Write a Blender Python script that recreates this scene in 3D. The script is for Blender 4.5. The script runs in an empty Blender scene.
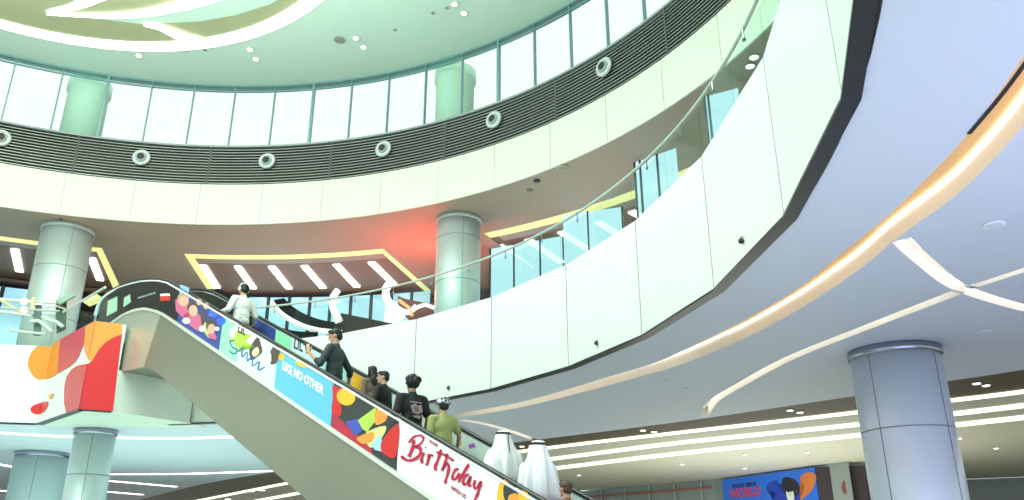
import bpy, bmesh, math, random
from mathutils import Vector, Matrix
random.seed(7)
S = bpy.context.scene
COL = S.collection
EYE = 1.6
# ------------------------------------------------------------------ camera
F_PX, PITCH, ROLL = 823.6, math.radians(21.21), math.radians(-0.142)
Fv = Vector((0, math.cos(PITCH), math.sin(PITCH)))
R0 = Vector((1, 0, 0)); U0 = R0.cross(Fv)
Rv = R0*math.cos(ROLL) + U0*math.sin(ROLL); Uv = -R0*math.sin(ROLL) + U0*math.cos(ROLL)
cam_d = bpy.data.cameras.new('camera'); cam = bpy.data.objects.new('camera', cam_d); COL.objects.link(cam)
cam_d.sensor_width = 36; cam_d.lens = F_PX/1024*36; cam_d.clip_end = 500
M = Matrix((Rv, Uv, -Fv)).transposed().to_4x4(); M.translation = Vector((0, 0, EYE)); cam.matrix_world = M
S.camera = cam
S.view_settings.view_transform = 'Standard'; S.view_settings.look = 'None'
S.view_settings.exposure = 0.0; S.view_settings.gamma = 1; S.view_settings.use_curve_mapping = False

def ray(px, py): return Fv*F_PX + Rv*(px-512) + Uv*(250-py)
def P(px, py, h):                       # point at height h above the eye (world z = h+EYE)
    d = ray(px, py); t = h/d.z; return Vector((d.x*t, d.y*t, h+EYE))
def PL(px, py, A, n):                   # on the vertical plane through A with normal n
    d = ray(px, py); t = (A[0]*n[0]+A[1]*n[1])/(d.x*n[0]+d.y*n[1]); return Vector((d.x*t, d.y*t, d.z*t+EYE))
def PD(px, py, D):                      # at horizontal distance D from the eye
    d = ray(px, py); t = D/math.hypot(d.x, d.y); return Vector((d.x*t, d.y*t, d.z*t+EYE))
C2 = Vector((-9.631, 7.868)); C3 = Vector((-8.785, 8.894))
def pol(c, r, a, h): a = math.radians(a); return Vector((c[0]+r*math.cos(a), c[1]+r*math.sin(a), h+EYE))

# ------------------------------------------------------------------ materials
def mat(name, col, rough=.5, metal=0., emis=None, estr=0., noise=.04, nscale=3., spec=.5, alpha=None, stretch=None):
    m = bpy.data.materials.new(name); m.use_nodes = True; nt = m.node_tree; b = nt.nodes['Principled BSDF']
    b.inputs['Roughness'].default_value = rough; b.inputs['Metallic'].default_value = metal
    b.inputs['Specular IOR Level'].default_value = spec
    tc = nt.nodes.new('ShaderNodeTexCoord'); nz = nt.nodes.new('ShaderNodeTexNoise'); nz.inputs['Scale'].default_value = nscale
    src = tc.outputs['Object']
    if stretch:
        mp = nt.nodes.new('ShaderNodeMapping'); mp.inputs['Scale'].default_value = stretch
        nt.links.new(src, mp.inputs['Vector']); src = mp.outputs['Vector']
    nt.links.new(src, nz.inputs['Vector'])
    mx = nt.nodes.new('ShaderNodeMix'); mx.data_type = 'RGBA'
    c = [max(0, x) for x in col]
    mx.inputs[6].default_value = (*[x*(1-noise) for x in c], 1); mx.inputs[7].default_value = (*[min(1, x*(1+noise)) for x in c], 1)
    nt.links.new(nz.outputs['Fac'], mx.inputs[0]); nt.links.new(mx.outputs[2], b.inputs['Base Color'])
    if emis: b.inputs['Emission Color'].default_value = (*emis, 1); b.inputs['Emission Strength'].default_value = estr
    if alpha is not None: b.inputs['Alpha'].default_value = alpha
    return m
def glassmat(name, tint, gloss=.12, rough=.02, diffuse=0, dcol=(1,1,1)):
    m = bpy.data.materials.new(name); m.use_nodes = True; nt = m.node_tree; nt.nodes.clear()
    o = nt.nodes.new('ShaderNodeOutputMaterial'); t = nt.nodes.new('ShaderNodeBsdfTransparent'); t.inputs[0].default_value = (*tint, 1)
    g = nt.nodes.new('ShaderNodeBsdfGlossy'); g.inputs['Roughness'].default_value = rough
    lw = nt.nodes.new('ShaderNodeLayerWeight'); lw.inputs[0].default_value = .35
    mu = nt.nodes.new('ShaderNodeMath'); mu.operation = 'MULTIPLY_ADD'; mu.inputs[1].default_value = gloss*4; mu.inputs[2].default_value = gloss*.4
    nt.links.new(lw.outputs['Fresnel'], mu.inputs[0])
    mx = nt.nodes.new('ShaderNodeMixShader'); nt.links.new(mu.outputs[0], mx.inputs[0]); nt.links.new(t.outputs[0], mx.inputs[1]); nt.links.new(g.outputs[0], mx.inputs[2])
    last = mx
    if diffuse:
        d = nt.nodes.new('ShaderNodeBsdfDiffuse'); d.inputs[0].default_value = (*dcol, 1)
        m2 = nt.nodes.new('ShaderNodeMixShader'); m2.inputs[0].default_value = diffuse
        nt.links.new(mx.outputs[0], m2.inputs[1]); nt.links.new(d.outputs[0], m2.inputs[2]); last = m2
    nt.links.new(last.outputs[0], o.inputs[0]); return m
def emat(name, col, s):
    return mat(name, (.15, .15, .15), emis=col, estr=s)

WHITE = mat('white_panel', (.70, .79, .73), .35, noise=.02)
WHITE3 = mat('fascia_panel', (.72, .77, .66), .45, noise=.02)
BLACK = mat('black_trim', (.012, .013, .02), .3)
JOINT = mat('joint_grey', (.16, .17, .17), .7)
SOFFIT = mat('blue_white_ceiling_paint', (.62, .67, .80), .6, noise=.015)
TAUPE = mat('taupe_ceiling_paint', (.44, .37, .30), .6, noise=.06, nscale=1)
BROWN = mat('brown_ceiling_panel', (.27, .18, .14), .6, noise=.08)
DKBROWN = mat('dark_brown_ceiling', (.10, .075, .045), .6, noise=.08)
DOME = mat('mint_white_ceiling', (.66, .90, .80), .7, noise=.015)
OLIVE = mat('olive_ceiling_panel', (.46, .50, .30), .7, noise=.03, nscale=.5)
SLAT = mat('louver_slat_grey', (.34, .37, .36), .35, .6, noise=.03)
LOUVBACK = mat('louver_backing', (.02, .022, .022), .8)
MULLION = mat('teal_grey_mullion', (.20, .38, .38), .4, .2)
STEEL = mat('brushed_steel', (.62, .74, .74), .45, .45, noise=.05, nscale=2, stretch=(1, 1, .1))
STEELB = mat('blue_steel_column', (.74, .82, .95), .38, .35, noise=.05, nscale=2, stretch=(1, 1, .1))
CHROME = mat('dark_chrome', (.35, .38, .48), .15, 1.)
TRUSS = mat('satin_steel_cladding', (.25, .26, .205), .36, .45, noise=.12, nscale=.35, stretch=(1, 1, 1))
TRUSS_LIT = mat('satin_steel_cladding_lit', (.50, .53, .45), .34, .55, noise=.12, nscale=.4)  # same steel as the incline, painted paler for its reflected light
ALU = mat('pale_aluminium', (.70, .74, .68), .3, .3)
RUBBER = mat('black_handrail_rubber', (.012, .013, .013), .35)
GLASS = glassmat('railing_glass', (.88, .97, .94), .012)
GLASSR = glassmat('clear_railing_glass', (.92, .98, .96), .012)
PANE = glassmat('clerestory_glass', (.985, 1, 1), .005)
OUTCOL = mat('pale_green_render', (.55, .86, .66), .8)
EAVE = mat('eave_cyan_shade', (.30, .62, .62), .8)  # teal carries the cyan shade wanted along the pane tops
LED = emat('white_led', (1, .98, .92), 6.0)
LEDRING = emat('ring_cove_led', (.97, 1, .93), 3.2)
LEDY = emat('yellow_cove_led', (1, .97, .36), .92)
LEDB = emat('cream_cove_led', (1, .98, .72), 1.9)
LEDO = emat('amber_led', (1, .66, .36), 2.4)
LEDW = emat('soft_white_led', (1, .95, .85), 4)
STONE = mat('pale_floor_stone', (.62, .62, .58), .3, noise=.06, nscale=1)
def plain(name, c, r=.5): return mat(name, c, r, noise=.03)

# ------------------------------------------------------------------ mesh helpers
def obj(name, me, m=None, parent=None, smooth=False):
    if isinstance(me, bmesh.types.BMesh):
        d = bpy.data.meshes.new(name); me.to_mesh(d); me.free(); me = d
    o = bpy.data.objects.new(name, me); COL.objects.link(o)
    if m: me.materials.append(m)
    if parent: o.parent = parent
    if smooth:
        for p in me.polygons: p.use_smooth = True
    return o
def tag(o, label, cat, group=None, kind=None):
    o['label'] = label; o['category'] = cat
    if group: o['group'] = group
    if kind: o['kind'] = kind
    return o
def empty(name, loc=(0, 0, 0), rz=0.):
    o = bpy.data.objects.new(name, None); COL.objects.link(o); o.location = loc; o.rotation_euler = (0, 0, rz); o.empty_display_size = .1
    return o
def struct(name, me=None, m=None, smooth=False):
    o = obj(name, me, m, smooth=smooth) if me is not None else empty(name)
    o['kind'] = 'structure'; return o
def BM(): return bmesh.new()
def poly_prism(bm, pts, off):            # pts: list of Vectors (a face), extruded by vector off
    a = [bm.verts.new(p) for p in pts]; b = [bm.verts.new(p+off) for p in pts]; n = len(pts)
    bm.faces.new(a); bm.faces.new(b[::-1])
    for i in range(n): bm.faces.new((a[i], b[i], b[(i+1) % n], a[(i+1) % n]))
def fix(bm):
    bmesh.ops.recalc_face_normals(bm, faces=bm.faces); return bm
def box(bm, c, size, rz=0., bev=0.):
    r = bmesh.ops.create_cube(bm, size=1); vs = r['verts']
    bmesh.ops.scale(bm, vec=size, verts=vs); bmesh.ops.rotate(bm, cent=(0, 0, 0), matrix=Matrix.Rotation(rz, 3, 'Z'), verts=vs)
    bmesh.ops.translate(bm, vec=c, verts=vs)
    if bev: bmesh.ops.bevel(bm, geom=list({e for v in vs for e in v.link_edges}), offset=bev, segments=2, affect='EDGES')
    return bm
def tube(bm, pts, r, seg=8, cap=True, flat=None):
    pts = [Vector(p) for p in pts]; rings = []; rs = r if isinstance(r, (list, tuple)) else [r]*len(pts)
    up = Vector((0, 0, 1))
    for i, p in enumerate(pts):
        t = (pts[min(i+1, len(pts)-1)]-pts[max(i-1, 0)]).normalized()
        x = t.cross(up)
        if x.length < 1e-3: x = t.cross(Vector((0, 1, 0)))
        x.normalize(); y = x.cross(t).normalized()
        fl = flat or 1
        rings.append([bm.verts.new(p+x*math.cos(2*math.pi*k/seg)*rs[i]+y*math.sin(2*math.pi*k/seg)*rs[i]*fl) for k in range(seg)])
    for a, b in zip(rings, rings[1:]):
        for k in range(seg): bm.faces.new((a[k], a[(k+1) % seg], b[(k+1) % seg], b[k]))
    if cap: bm.faces.new(rings[0]); bm.faces.new(rings[-1][::-1])
    return bm
def lathe(bm, prof, seg=48, c=(0, 0)):
    rings = [[bm.verts.new((c[0]+r*math.cos(2*math.pi*k/seg), c[1]+r*math.sin(2*math.pi*k/seg), z)) for k in range(seg)] for r, z in prof]
    for a, b in zip(rings, rings[1:]):
        for k in range(seg): bm.faces.new((a[k], a[(k+1) % seg], b[(k+1) % seg], b[k]))
    bm.faces.new(rings[0][::-1]); bm.faces.new(rings[-1]); return bm
def arc_solid(bm, c, prof, a0, a1, n):   # closed (r,h) profile swept from a0 to a1
    rings = []
    for i in range(n+1):
        a = a0+(a1-a0)*i/n; rings.append([bm.verts.new(pol(c, r, a, h)) for r, h in prof])
    k = len(prof)
    for A, B in zip(rings, rings[1:]):
        for j in range(k): bm.faces.new((A[j], B[j], B[(j+1) % k], A[(j+1) % k]))
    bm.faces.new(rings[0]); bm.faces.new(rings[-1][::-1]); return bm
def plate(name, outer, holes, h0, h1, m):   # horizontal slab with holes, from height h0 to h1
    cu = bpy.data.curves.new(name, 'CURVE'); cu.dimensions = '2D'; cu.fill_mode = 'BOTH'; cu.extrude = (h1-h0)/2
    for loop in [outer]+holes:
        s = cu.splines.new('POLY'); s.points.add(len(loop)-1)
        for i, p in enumerate(loop): s.points[i].co = (p[0], p[1], 0, 1)
        s.use_cyclic_u = True
    o = bpy.data.objects.new('tmp', cu); COL.objects.link(o)
    me = bpy.data.meshes.new_from_object(o.evaluated_get(bpy.context.evaluated_depsgraph_get()))
    bpy.data.objects.remove(o); me.name = name
    me.transform(Matrix.Translation((0, 0, (h0+h1)/2+EYE)))
    return struct(name, me, m)
def smoothpts(pts, n=6):                 # Catmull-Rom through 2D points
    out = []; p = [Vector(q) for q in pts]
    for i in range(len(p)-1):
        a, b, c, d = p[max(i-1, 0)], p[i], p[i+1], p[min(i+2, len(p)-1)]
        for k in range(n):
            t = k/n; out.append(.5*((2*b)+(c-a)*t+(2*a-5*b+4*c-d)*t*t+(3*b-a-3*c+d)*t**3))
    out.append(p[-1]); return out
def band(pts, w):                        # closed outline of a ribbon round a 2D polyline; w scalar or list
    L, R_ = [], []; n = len(pts)
    for i, p in enumerate(pts):
        t = (pts[min(i+1, n-1)]-pts[max(i-1, 0)]).normalized(); nn = Vector((-t.y, t.x)); ww = (w[i] if isinstance(w, list) else w)/2
        L.append(p+nn*ww); R_.append(p-nn*ww)
    return L+R_[::-1]
ORD = ['first', 'second', 'third', 'fourth', 'fifth', 'sixth', 'seventh', 'eighth', 'ninth', 'tenth', 'eleventh', 'twelfth', 'thirteenth', 'fourteenth', 'fifteenth', 'sixteenth', 'seventeenth', 'eighteenth', 'nineteenth', 'twentieth']

# ================================================================== SETTING
# ground floor
bm = BM(); box(bm, (-4, 16, -.15), (76, 84, .3)); struct('floor', bm, STONE)

# ---- gallery parapet ring (white faceted panels, black lower edge)
JA = [-38.3, -27.5, -16.75, -11.43+.6] and []
joints = [-38.0, -27.4, -16.8+0, ]
pa = [-32.8, -22.2, -11.43, -1.0, 9.8, 20.4, 31.0, 42.0, 52.8, 63.6, 74.4, 84.2]
paL = [99.0, 107.5, 118, 129, 140]
RP, HB, HT = 12.39, 3.33, 5.23
wp = struct('wall_gallery_parapet')
def facet(a0, a1, name='parapet_panel'):
    # corner points lie on the ring
    p0, p1 = pol(C2, RP, a0, 0), pol(C2, RP, a1, 0); t = (p1-p0).normalized(); out = Vector((t.y, -t.x, 0))
    if (Vector((C2.x, C2.y, 0))-p0).dot(out) > 0: out = -out
    g = t*.012
    bm = BM(); q0, q1 = p0+g, p1-g
    q0.z = q1.z = HB+EYE
    poly_prism(bm, [q0, q1, q1+Vector((0, 0, HT-HB)), q0+Vector((0, 0, HT-HB))], out*.06); o = obj(name, fix(bm), WHITE, wp)
    o['kind'] = 'structure'
    bm = BM(); q0, q1 = p0+out*.02, p1+out*.02; q0.z = q1.z = HB+EYE+.01
    poly_prism(bm, [q0, q1, q1+Vector((0, 0, HT-HB-.02)), q0+Vector((0, 0, HT-HB-.02))], out*.05); o = obj('joint_backing', fix(bm), JOINT, wp)
    o['kind'] = 'structure'
for i in range(len(pa)-1): facet(pa[i], pa[i+1])
for i in range(1, len(paL)-1): facet(paL[i], paL[i+1])
# black underside edge
bm = BM()
def blackedge(a0, a1, w=.13):
    p0, p1 = pol(C2, RP-.02, a0, HB-.03), pol(C2, RP-.02, a1, HB-.03)
    e0, e1 = pol(C2, RP+w, a0, HB-.03), pol(C2, RP+w, a1, HB-.03)
    poly_prism(bm, [p0, p1, e1, e0], Vector((0, 0, .03)))
for i in range(len(pa)-1): blackedge(pa[i], pa[i+1])
for i in range(len(paL)-1): blackedge(paL[i], paL[i+1], .12)
struct('trim_parapet_edge', fix(bm), BLACK)

# landing box where the escalator arrives
A_, B_, C_, D_ = Vector((-11.50, 20.06, 0)), Vector((-9.52, 18.10, 0)), Vector((-8.93, 18.40, 0)), Vector((-7.78, 20.0, 0))
lw = struct('wall_landing'); L_ = pol(C2, RP, 107.5, 0); L_.z = 0; LH = 5.30
def wallface(p, q, h0, h1, m, name, parent, th=.06, off=0.):
    t = (q-p).normalized(); nrm = Vector((t.y, -t.x, 0)); 
    if nrm.dot(-p) < 0: nrm = -nrm     # towards the eye
    bm = BM(); a = p+nrm*off; b = q+nrm*off
    poly_prism(bm, [Vector((a.x, a.y, h0+EYE)), Vector((b.x, b.y, h0+EYE)), Vector((b.x, b.y, h1+EYE)), Vector((a.x, a.y, h1+EYE))], -nrm*th)
    o = obj(name, fix(bm), m, parent); o['kind'] = 'structure'; return o
wallface(L_, A_, 3.33, HT, WHITE, 'landing_panel', lw)
wallface(A_, B_, 3.33, LH, WHITE, 'landing_panel', lw)
wallface(B_, C_, 3.33, LH, WHITE, 'landing_panel', lw)
wallface(C_, D_, 3.33, 4.24, WHITE, 'landing_panel', lw)
wallface(C_.lerp(D_, .1), D_, 4.26, 5.21, WHITE, 'landing_panel', lw)
wallface(C_+Vector((.02, .1, 0)), D_+Vector((0, .1, 0)), 3.35, 5.2, JOINT, 'joint_backing', lw)
bm = BM()
for a_, b_ in ((A_, B_), (B_, C_)):
    t_ = (b_-a_).normalized(); n_ = Vector((t_.y, -t_.x, 0)); n_ = -n_ if n_.dot(-a_) < 0 else n_
    z_ = Vector((0, 0, 3.29+EYE)); poly_prism(bm, [a_+n_*.01+z_, b_+n_*.01+z_, b_-n_*.14+z_, a_-n_*.14+z_], Vector((0, 0, .03)))
struct('trim_landing_edge', fix(bm), BLACK)
# landing slab
plate('floor_landing', [(A_.x, A_.y), (B_.x+.1, B_.y+.12), (C_.x-.05, C_.y+.1), (D_.x-.08, D_.y+.08), (-8, 21.5), (-11.5, 21.5)], [], 4.9, 5.2, STONE)
plate('ceiling_landing', [(A_.x, A_.y), (B_.x, B_.y), (C_.x, C_.y), (D_.x, D_.y), (-7.6, 20.6), (-11.2, 20.5)], [], 3.31, 3.33, plain('landing_soffit_paint', (.66, .76, .70)))

# ---- ground level soffit (with recessed slots) ----
inner = [pol(C2, 12.50, a, 0) for a in [-32+i*2 for i in range(98)]]            # -32 .. 162
edge = smoothpts([(-30, 58), (-24.5, 51), (-18.87, 43.44), (-13.08, 35.66), (-8.64, 30.84), (-4.2, 27.0), (.21, 23.44), (4.07, 20.14), (7.02, 17.08), (8.28, 15.62), (9.21, 14.62), (12.5, 10.6), (17, 5)], 6)
outer = [(p.x, p.y) for p in inner] + [(-36, 12), (-44, 30)] + [(p.x, p.y) for p in edge] + [(17, -6)]
ch = []
# slot 1: circular
R1A, R1B = 13.02, 13.62
def seg_circle(r, a0, a1, n): return [pol(C2, r, a0+(a1-a0)*i/n, 0) for i in range(n+1)]
up_ = smoothpts([P(x, y, HB).xy for x, y in ((454, 414), (512, 404), (560, 391.5), (608, 377), (660, 361), (714, 336), (768, 307), (804, 284), (840, 255), (884, 219), (919, 186), (968, 134), (1024, 56), (1050, 10))], 6)
lo_ = smoothpts([P(x, y, HB).xy for x, y in ((454, 418), (512, 409), (574, 394.5), (632, 379), (680, 365), (743, 339), (789, 315), (822, 295), (861, 268), (895, 240), (912, 227), (950, 200), (985, 168), (1024, 125), (1060, 76))], 6)
up_.append(P(1080, -70, HB).xy); lo_.append(P(1110, 0, HB).xy)
slot1 = lo_ + up_[::-1]
s4 = smoothpts([P(x, y, HB).xy for x, y in ((461, 420), (480, 423), (500, 428), (519, 434), (538, 441))], 5)
c2pts = smoothpts([P(703, 417, HB).xy, P(714, 401, HB).xy, P(740, 385, HB).xy, P(790, 358, HB).xy, P(870, 326, HB).xy, P(958, 292, HB).xy], 6)
c2b = smoothpts([P(968, 288, HB).xy, P(1024, 270, HB).xy, P(1080, 250, HB).xy], 6)
c3a = smoothpts([P(901, 240, HB).xy, P(925, 262, HB).xy, P(961, 288, HB).xy, P(1024, 308, HB).xy, P(1090, 322, HB).xy], 6)
slot2 = band(c2pts, .22); slot2b = band(c2b, .15); slot3 = band(c3a, .2); slot4 = band(s4, [.2 for _ in s4])
cgl = plate('ceiling_ground_level', outer, [[(p.x, p.y) for p in s] for s in (slot1, slot2, slot2b, slot3, slot4)], HB, HB+.22, SOFFIT)
cgl.data.materials.append(plain('slot_side_white', (.88, .86, .82)))
for p_ in cgl.data.polygons:
    if abs(p_.normal.z) < .5: p_.material_index = 1
LID = plain('slot_lining_cream', (.86, .80, .70)); LIDO = plain('slot_lining_amber_glow', (.88, .52, .22))  # amber LED glow is painted into the wide slot's lining
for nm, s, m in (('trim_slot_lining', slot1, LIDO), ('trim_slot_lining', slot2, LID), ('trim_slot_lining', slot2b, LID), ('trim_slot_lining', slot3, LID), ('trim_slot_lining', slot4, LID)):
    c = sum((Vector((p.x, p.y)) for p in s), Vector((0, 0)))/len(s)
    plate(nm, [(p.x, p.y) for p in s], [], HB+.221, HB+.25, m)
# amber led profile along the inner lip of the big slot, white ones in the small slots
def ledrun(pts, label, m, z, d, r):
    q = []
    for i, p in enumerate(pts[1:-1]):
        t = (pts[min(i+2, len(pts)-1)]-pts[i]).normalized(); q.append(p+Vector((-t.y, t.x))*d)
    bm = BM(); tube(bm, [(p.x, p.y, HB+EYE+z) for p in q], r, 6); tag(obj('cove_light', fix(bm), m), label, 'cove light', 'slot lights in the ground level ceiling')
ledrun(up_[:28], 'white light strip at the thin end of the widest curved ceiling slot', emat('slot_pale_led', (1, .95, .88), 2.6), .17, .04, .02)
ledrun(up_[27:], 'amber light strip along the widest curved slot of the ground level ceiling', LEDO, .17, .04, .02)
ledrun(lo_, 'white light strip on the outer side of the widest curved ceiling slot', emat('slot_white_led', (1, .96, .9), 5), .205, -.02, .008)
for s, lb in ((c2pts, 'light strip in the hooked narrow slot left of the blue column'), (c2b, 'light strip in the narrow slot running off past the slot crossing'), (c3a, 'light strip in the short slot crossing above the blue column'), (s4, 'light strip in the little slot above the men in white')):
    bm = BM(); tube(bm, [(p.x, p.y, HB+EYE+.19) for p in s[1:-1]], .02, 6); tag(obj('cove_light', fix(bm), LEDW), lb, 'cove light', 'slot lights in the ground level ceiling')
# dark linear slot, top right
bm = BM(); q = smoothpts([P(969, 133, HB).xy, P(1000, 96, HB).xy, P(1030, 55, HB).xy, P(1060, 5, HB).xy], 5); b = band(q, .032)
poly_prism(bm, [Vector((p.x, p.y, HB+EYE-.012)) for p in b], Vector((0, 0, .012))); tag(obj('ceiling_air_slot', fix(bm), BLACK), 'thin black linear air slot in the blue ceiling beside the wide glowing slot', 'vent')

# thin luminous lines in the soffit at the left
def lineal(pxs, label, w=.10, m=None):
    pts = smoothpts([P(x, y, HB).xy for x, y in pxs], 6); b = band(pts, w); bm = BM()
    poly_prism(bm, [Vector((p.x, p.y, HB+EYE-.02)) for p in b], Vector((0, 0, .019)))
    tag(obj('linear_light', fix(bm), m or LEDW), label, 'ceiling light', 'thin light lines in the left soffit')
lineal([(-60, 429), (0, 432.5), (60, 436), (120, 437.5), (180, 438), (236, 436.5)], 'long thin light line in the soffit just behind the slim lower column', .16)
lineal([(-40, 461), (-10, 463), (16, 467)], 'short light line running left from the broad lower column', .2)
lineal([(60, 474.5), (113, 474), (190, 473.5), (276, 470.5)], 'light line reaching from the slim column to the dark ceiling area', .22)
lineal([(60, 477), (113, 481), (176, 486.5)], 'light line sloping down toward the dark ceiling area', .25)
lineal([(60, 488), (113, 492), (142, 494.5)], 'lowest short light line beside the slim lower column', .3)
lineal([(-30, 489), (0, 490.5), (18, 491)], 'lowest light line left of the broad lower column', .3)

# lower ceiling beyond the soffit: brown strip, three glowing steps, beige ceiling
def off(poly, d):
    out = []
    for i, p in enumerate(poly):
        t = (poly[min(i+1, len(poly)-1)]-poly[max(i-1, 0)]).normalized(); out.append(p+Vector((-t.y, t.x))*d)
    return out
eA = smoothpts([(-29, 60), (-17, 45), (-7.3, 32.5), (-2.5, 28.0), (1.37, 24.26), (4.36, 21.71), (7.81, 18.84), (9.28, 17.43), (10.3, 16.5), (14, 12.6), (19, 7)], 6)
eB = smoothpts([(-28, 63), (-15.5, 47.2), (-6.2, 34.6), (-2.1, 30.4), (1.52, 26.9), (4.7, 23.6), (8.56, 20.5), (11.19, 18.03), (15, 14), (20.5, 8)], 6)
eC = smoothpts([(-27, 66), (-14, 49.5), (-5.2, 36.8), (-1.6, 33.0), (1.67, 29.6), (5.15, 25.86), (9.2, 22.3), (12.07, 19.56), (16, 15.4), (22, 9)], 6)
far = [Vector(p) for p in ((-26, 70), (-5, 55), (3.0, 38.9), (8.5, 34.3), (11.3, 28.4), (14, 36), (34, 27), (52, 14))]
CREAM = plain('cream_ceiling_paint', (.74, .72, .60), .6); GREYC = plain('grey_cream_ceiling_paint', (.60, .60, .52), .6)
def strip_between(name, a, b, h, m, th=.1):
    return plate(name, [(p.x, p.y) for p in a]+[(p.x, p.y) for p in reversed(b)], [], h, h+th, m)
strip_between('ceiling_brown_border', edge, eA, HB+.01, DKBROWN)
strip_between('ceiling_step', eA, eB, HB+.01, GREYC)
strip_between('ceiling_step', eB, eC, HB+.01, GREYC)
strip_between('ceiling_beige', eC, far, HB+.01, CREAM, .12)
for e, w, lb in ((eA, .28, 'nearest of the three long glowing coves along the brown ceiling border'), (eB, .42, 'middle of the three long glowing ceiling coves behind the blue column'), (eC, .5, 'farthest of the three long glowing ceiling coves behind the blue column')):
    bm = BM(); b = band(e, w)
    n = len(e)
    vs = [bm.verts.new((p.x, p.y, HB+EYE-.03)) for p in b]; vt = [bm.verts.new((p.x, p.y, HB+EYE+.005)) for p in b]
    for i in range(n-1):
        j = 2*n-1-i
        bm.faces.new((vs[i], vs[i+1], vs[j-1], vs[j])); bm.faces.new((vt[i], vt[j], vt[j-1], vt[i+1]))
        bm.faces.new((vs[i], vt[i], vt[i+1], vs[i+1])); bm.faces.new((vs[j], vs[j-1], vt[j-1], vt[j]))
    tag(obj('cove_light', fix(bm), LEDB), lb, 'cove light', 'stepped ceiling coves')
bm = BM(); b = band(off(edge, .0), .05); n = len(edge)
for i in range(n-1):
    j = 2*n-1-i; poly_prism(bm, [Vector((*b[k], HB+EYE-.004)) for k in (i, i+1, j-1, j)], Vector((0, 0, .01)))
struct('trim_soffit_edge', fix(bm), DKBROWN)

# far ground level wall with shopfront and poster
fw = struct('wall_far')
GREYW = plain('grey_glass_shopfront', (.30, .36, .36), .25)
for p, q, m in ((Vector((-5, 55, 0)), Vector((3.48, 38.44, 0)), GREYW), (Vector((3.48, 38.44, 0)), Vector((8.05, 34.0, 0)), GREYW), (Vector((8.05, 34.0, 0)), Vector((11.12, 28.26, 0)), GREYW), (Vector((11.12, 28.26, 0)), Vector((14, 36, 0)), GREYW), (Vector((14, 36, 0)), Vector((34, 27, 0)), GREYW)):
    wallface(p, q, -1.6, 3.33, m, 'wall_section', fw, .1)
MUL = plain('shopfront_mullion', (.45, .50, .50), .4)
for k in range(5):
    p = Vector((3.48, 38.44, 0)).lerp(Vector((8.05, 34.0, 0)), k/5+.1); bm = BM(); box(bm, (p.x, p.y-.1, .85+EYE-.0), (.06, .08, 4.9), -.77); o = obj('mullion', bm, MUL, fw); o['kind'] = 'structure'
bm = BM(); p, q = Vector((3.48, 38.3, 3.02+EYE)), Vector((7.9, 33.95, 3.02+EYE)); tube(bm, [p, q], .05, 4); o = obj('transom', fix(bm), plain('red_transom', (.45, .2, .2)), fw); o['kind'] = 'structure'

# ---- the upper ring: fascia, louvre band, clerestory ----
R3 = 14.63
uw = struct('wall_upper_fascia')
a = 140.2
k = 0
while a > -32:
    a1 = a-7.7; p0, p1 = a1+.03, a-.03
    bm = BM(); arc_solid(bm, C3, [(R3, 10.0), (R3+.05, 10.0), (R3+.05, 11.37), (R3, 11.37)], p0, p1, 4)
    o = obj('fascia_panel', fix(bm), WHITE3, uw); o['kind'] = 'structure'; a = a1
bm = BM(); arc_solid(bm, C3, [(R3+.02, 10.01), (R3+.3, 10.01), (R3+.3, 11.36), (R3+.02, 11.36)], -32, 140.2, 90); o = obj('joint_backing', fix(bm), plain('pale_joint', (.5, .54, .50)), uw); o['kind'] = 'structure'
lv = struct('wall_louver_band')
a = 139.9
while a > -30:
    a1 = a-15.5
    bm = BM()
    for s in range(13):
        h = 11.40+s*.0985
        arc_solid(bm, C3, [(R3-.01, h), (R3+.05, h+.028), (R3+.05, h+.052), (R3-.01, h+.026)], a1+.12, a-.12, 8)
    o = obj('louver_slats', fix(bm), SLAT, lv); o['kind'] = 'structure'
    bm = BM(); arc_solid(bm, C3, [(R3-.02, 11.38), (R3+.05, 11.38), (R3+.05, 12.70), (R3-.02, 12.70)], a1-.11, a1+.11, 1)
    o = obj('louver_post', fix(bm), plain('dark_louver_post', (.08, .09, .09)), lv); o['kind'] = 'structure'
    a = a1
bm = BM(); arc_solid(bm, C3, [(R3+.09, 11.37), (R3+.3, 11.37), (R3+.3, 12.69), (R3+.09, 12.69)], -32, 140, 90); o = obj('louver_backing', fix(bm), LOUVBACK, lv); o['kind'] = 'structure'
# sill ledge
bm = BM(); arc_solid(bm, C3, [(R3-.03, 12.69), (R3+.45, 12.69), (R3+.45, 12.75), (R3-.03, 12.75)], -32, 140, 90); struct('trim_clerestory_sill', fix(bm), plain('sill_grey', (.30, .36, .36)))
# clerestory windows
a = 117.54+5.14*4; wi = 1
while a > -10:
    a1 = a-5.14; w = struct('window_%d' % wi); wi += 1
    bm = BM()
    wd = .10 if wi % 5 != 3 else .3
    arc_solid(bm, C3, [(14.90, 12.75), (15.02, 12.75), (15.02, 15.2), (14.90, 15.2)], a-wd/2, a+wd/2, 1)
    arc_solid(bm, C3, [(14.90, 15.14), (15.02, 15.14), (15.02, 15.2), (14.90, 15.2)], a1+wd/2, a-wd/2, 3)
    arc_solid(bm, C3, [(14.92, 14.94), (14.98, 14.94), (14.98, 14.98), (14.92, 14.98)], a1+wd/2, a-wd/2, 3)
    arc_solid(bm, C3, [(14.90, 12.75), (15.02, 12.75), (15.02, 12.80), (14.90, 12.80)], a1+wd/2, a-wd/2, 3)
    o = obj('frame', fix(bm), MULLION, w); o['kind'] = 'structure'
    bm = BM(); arc_solid(bm, C3, [(14.955, 12.8), (14.965, 12.8), (14.965, 15.1), (14.955, 15.1)], a1+wd/2, a-wd/2, 3)
    o = obj('pane', fix(bm), PANE, w); o['kind'] = 'structure'
    a = a1
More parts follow.
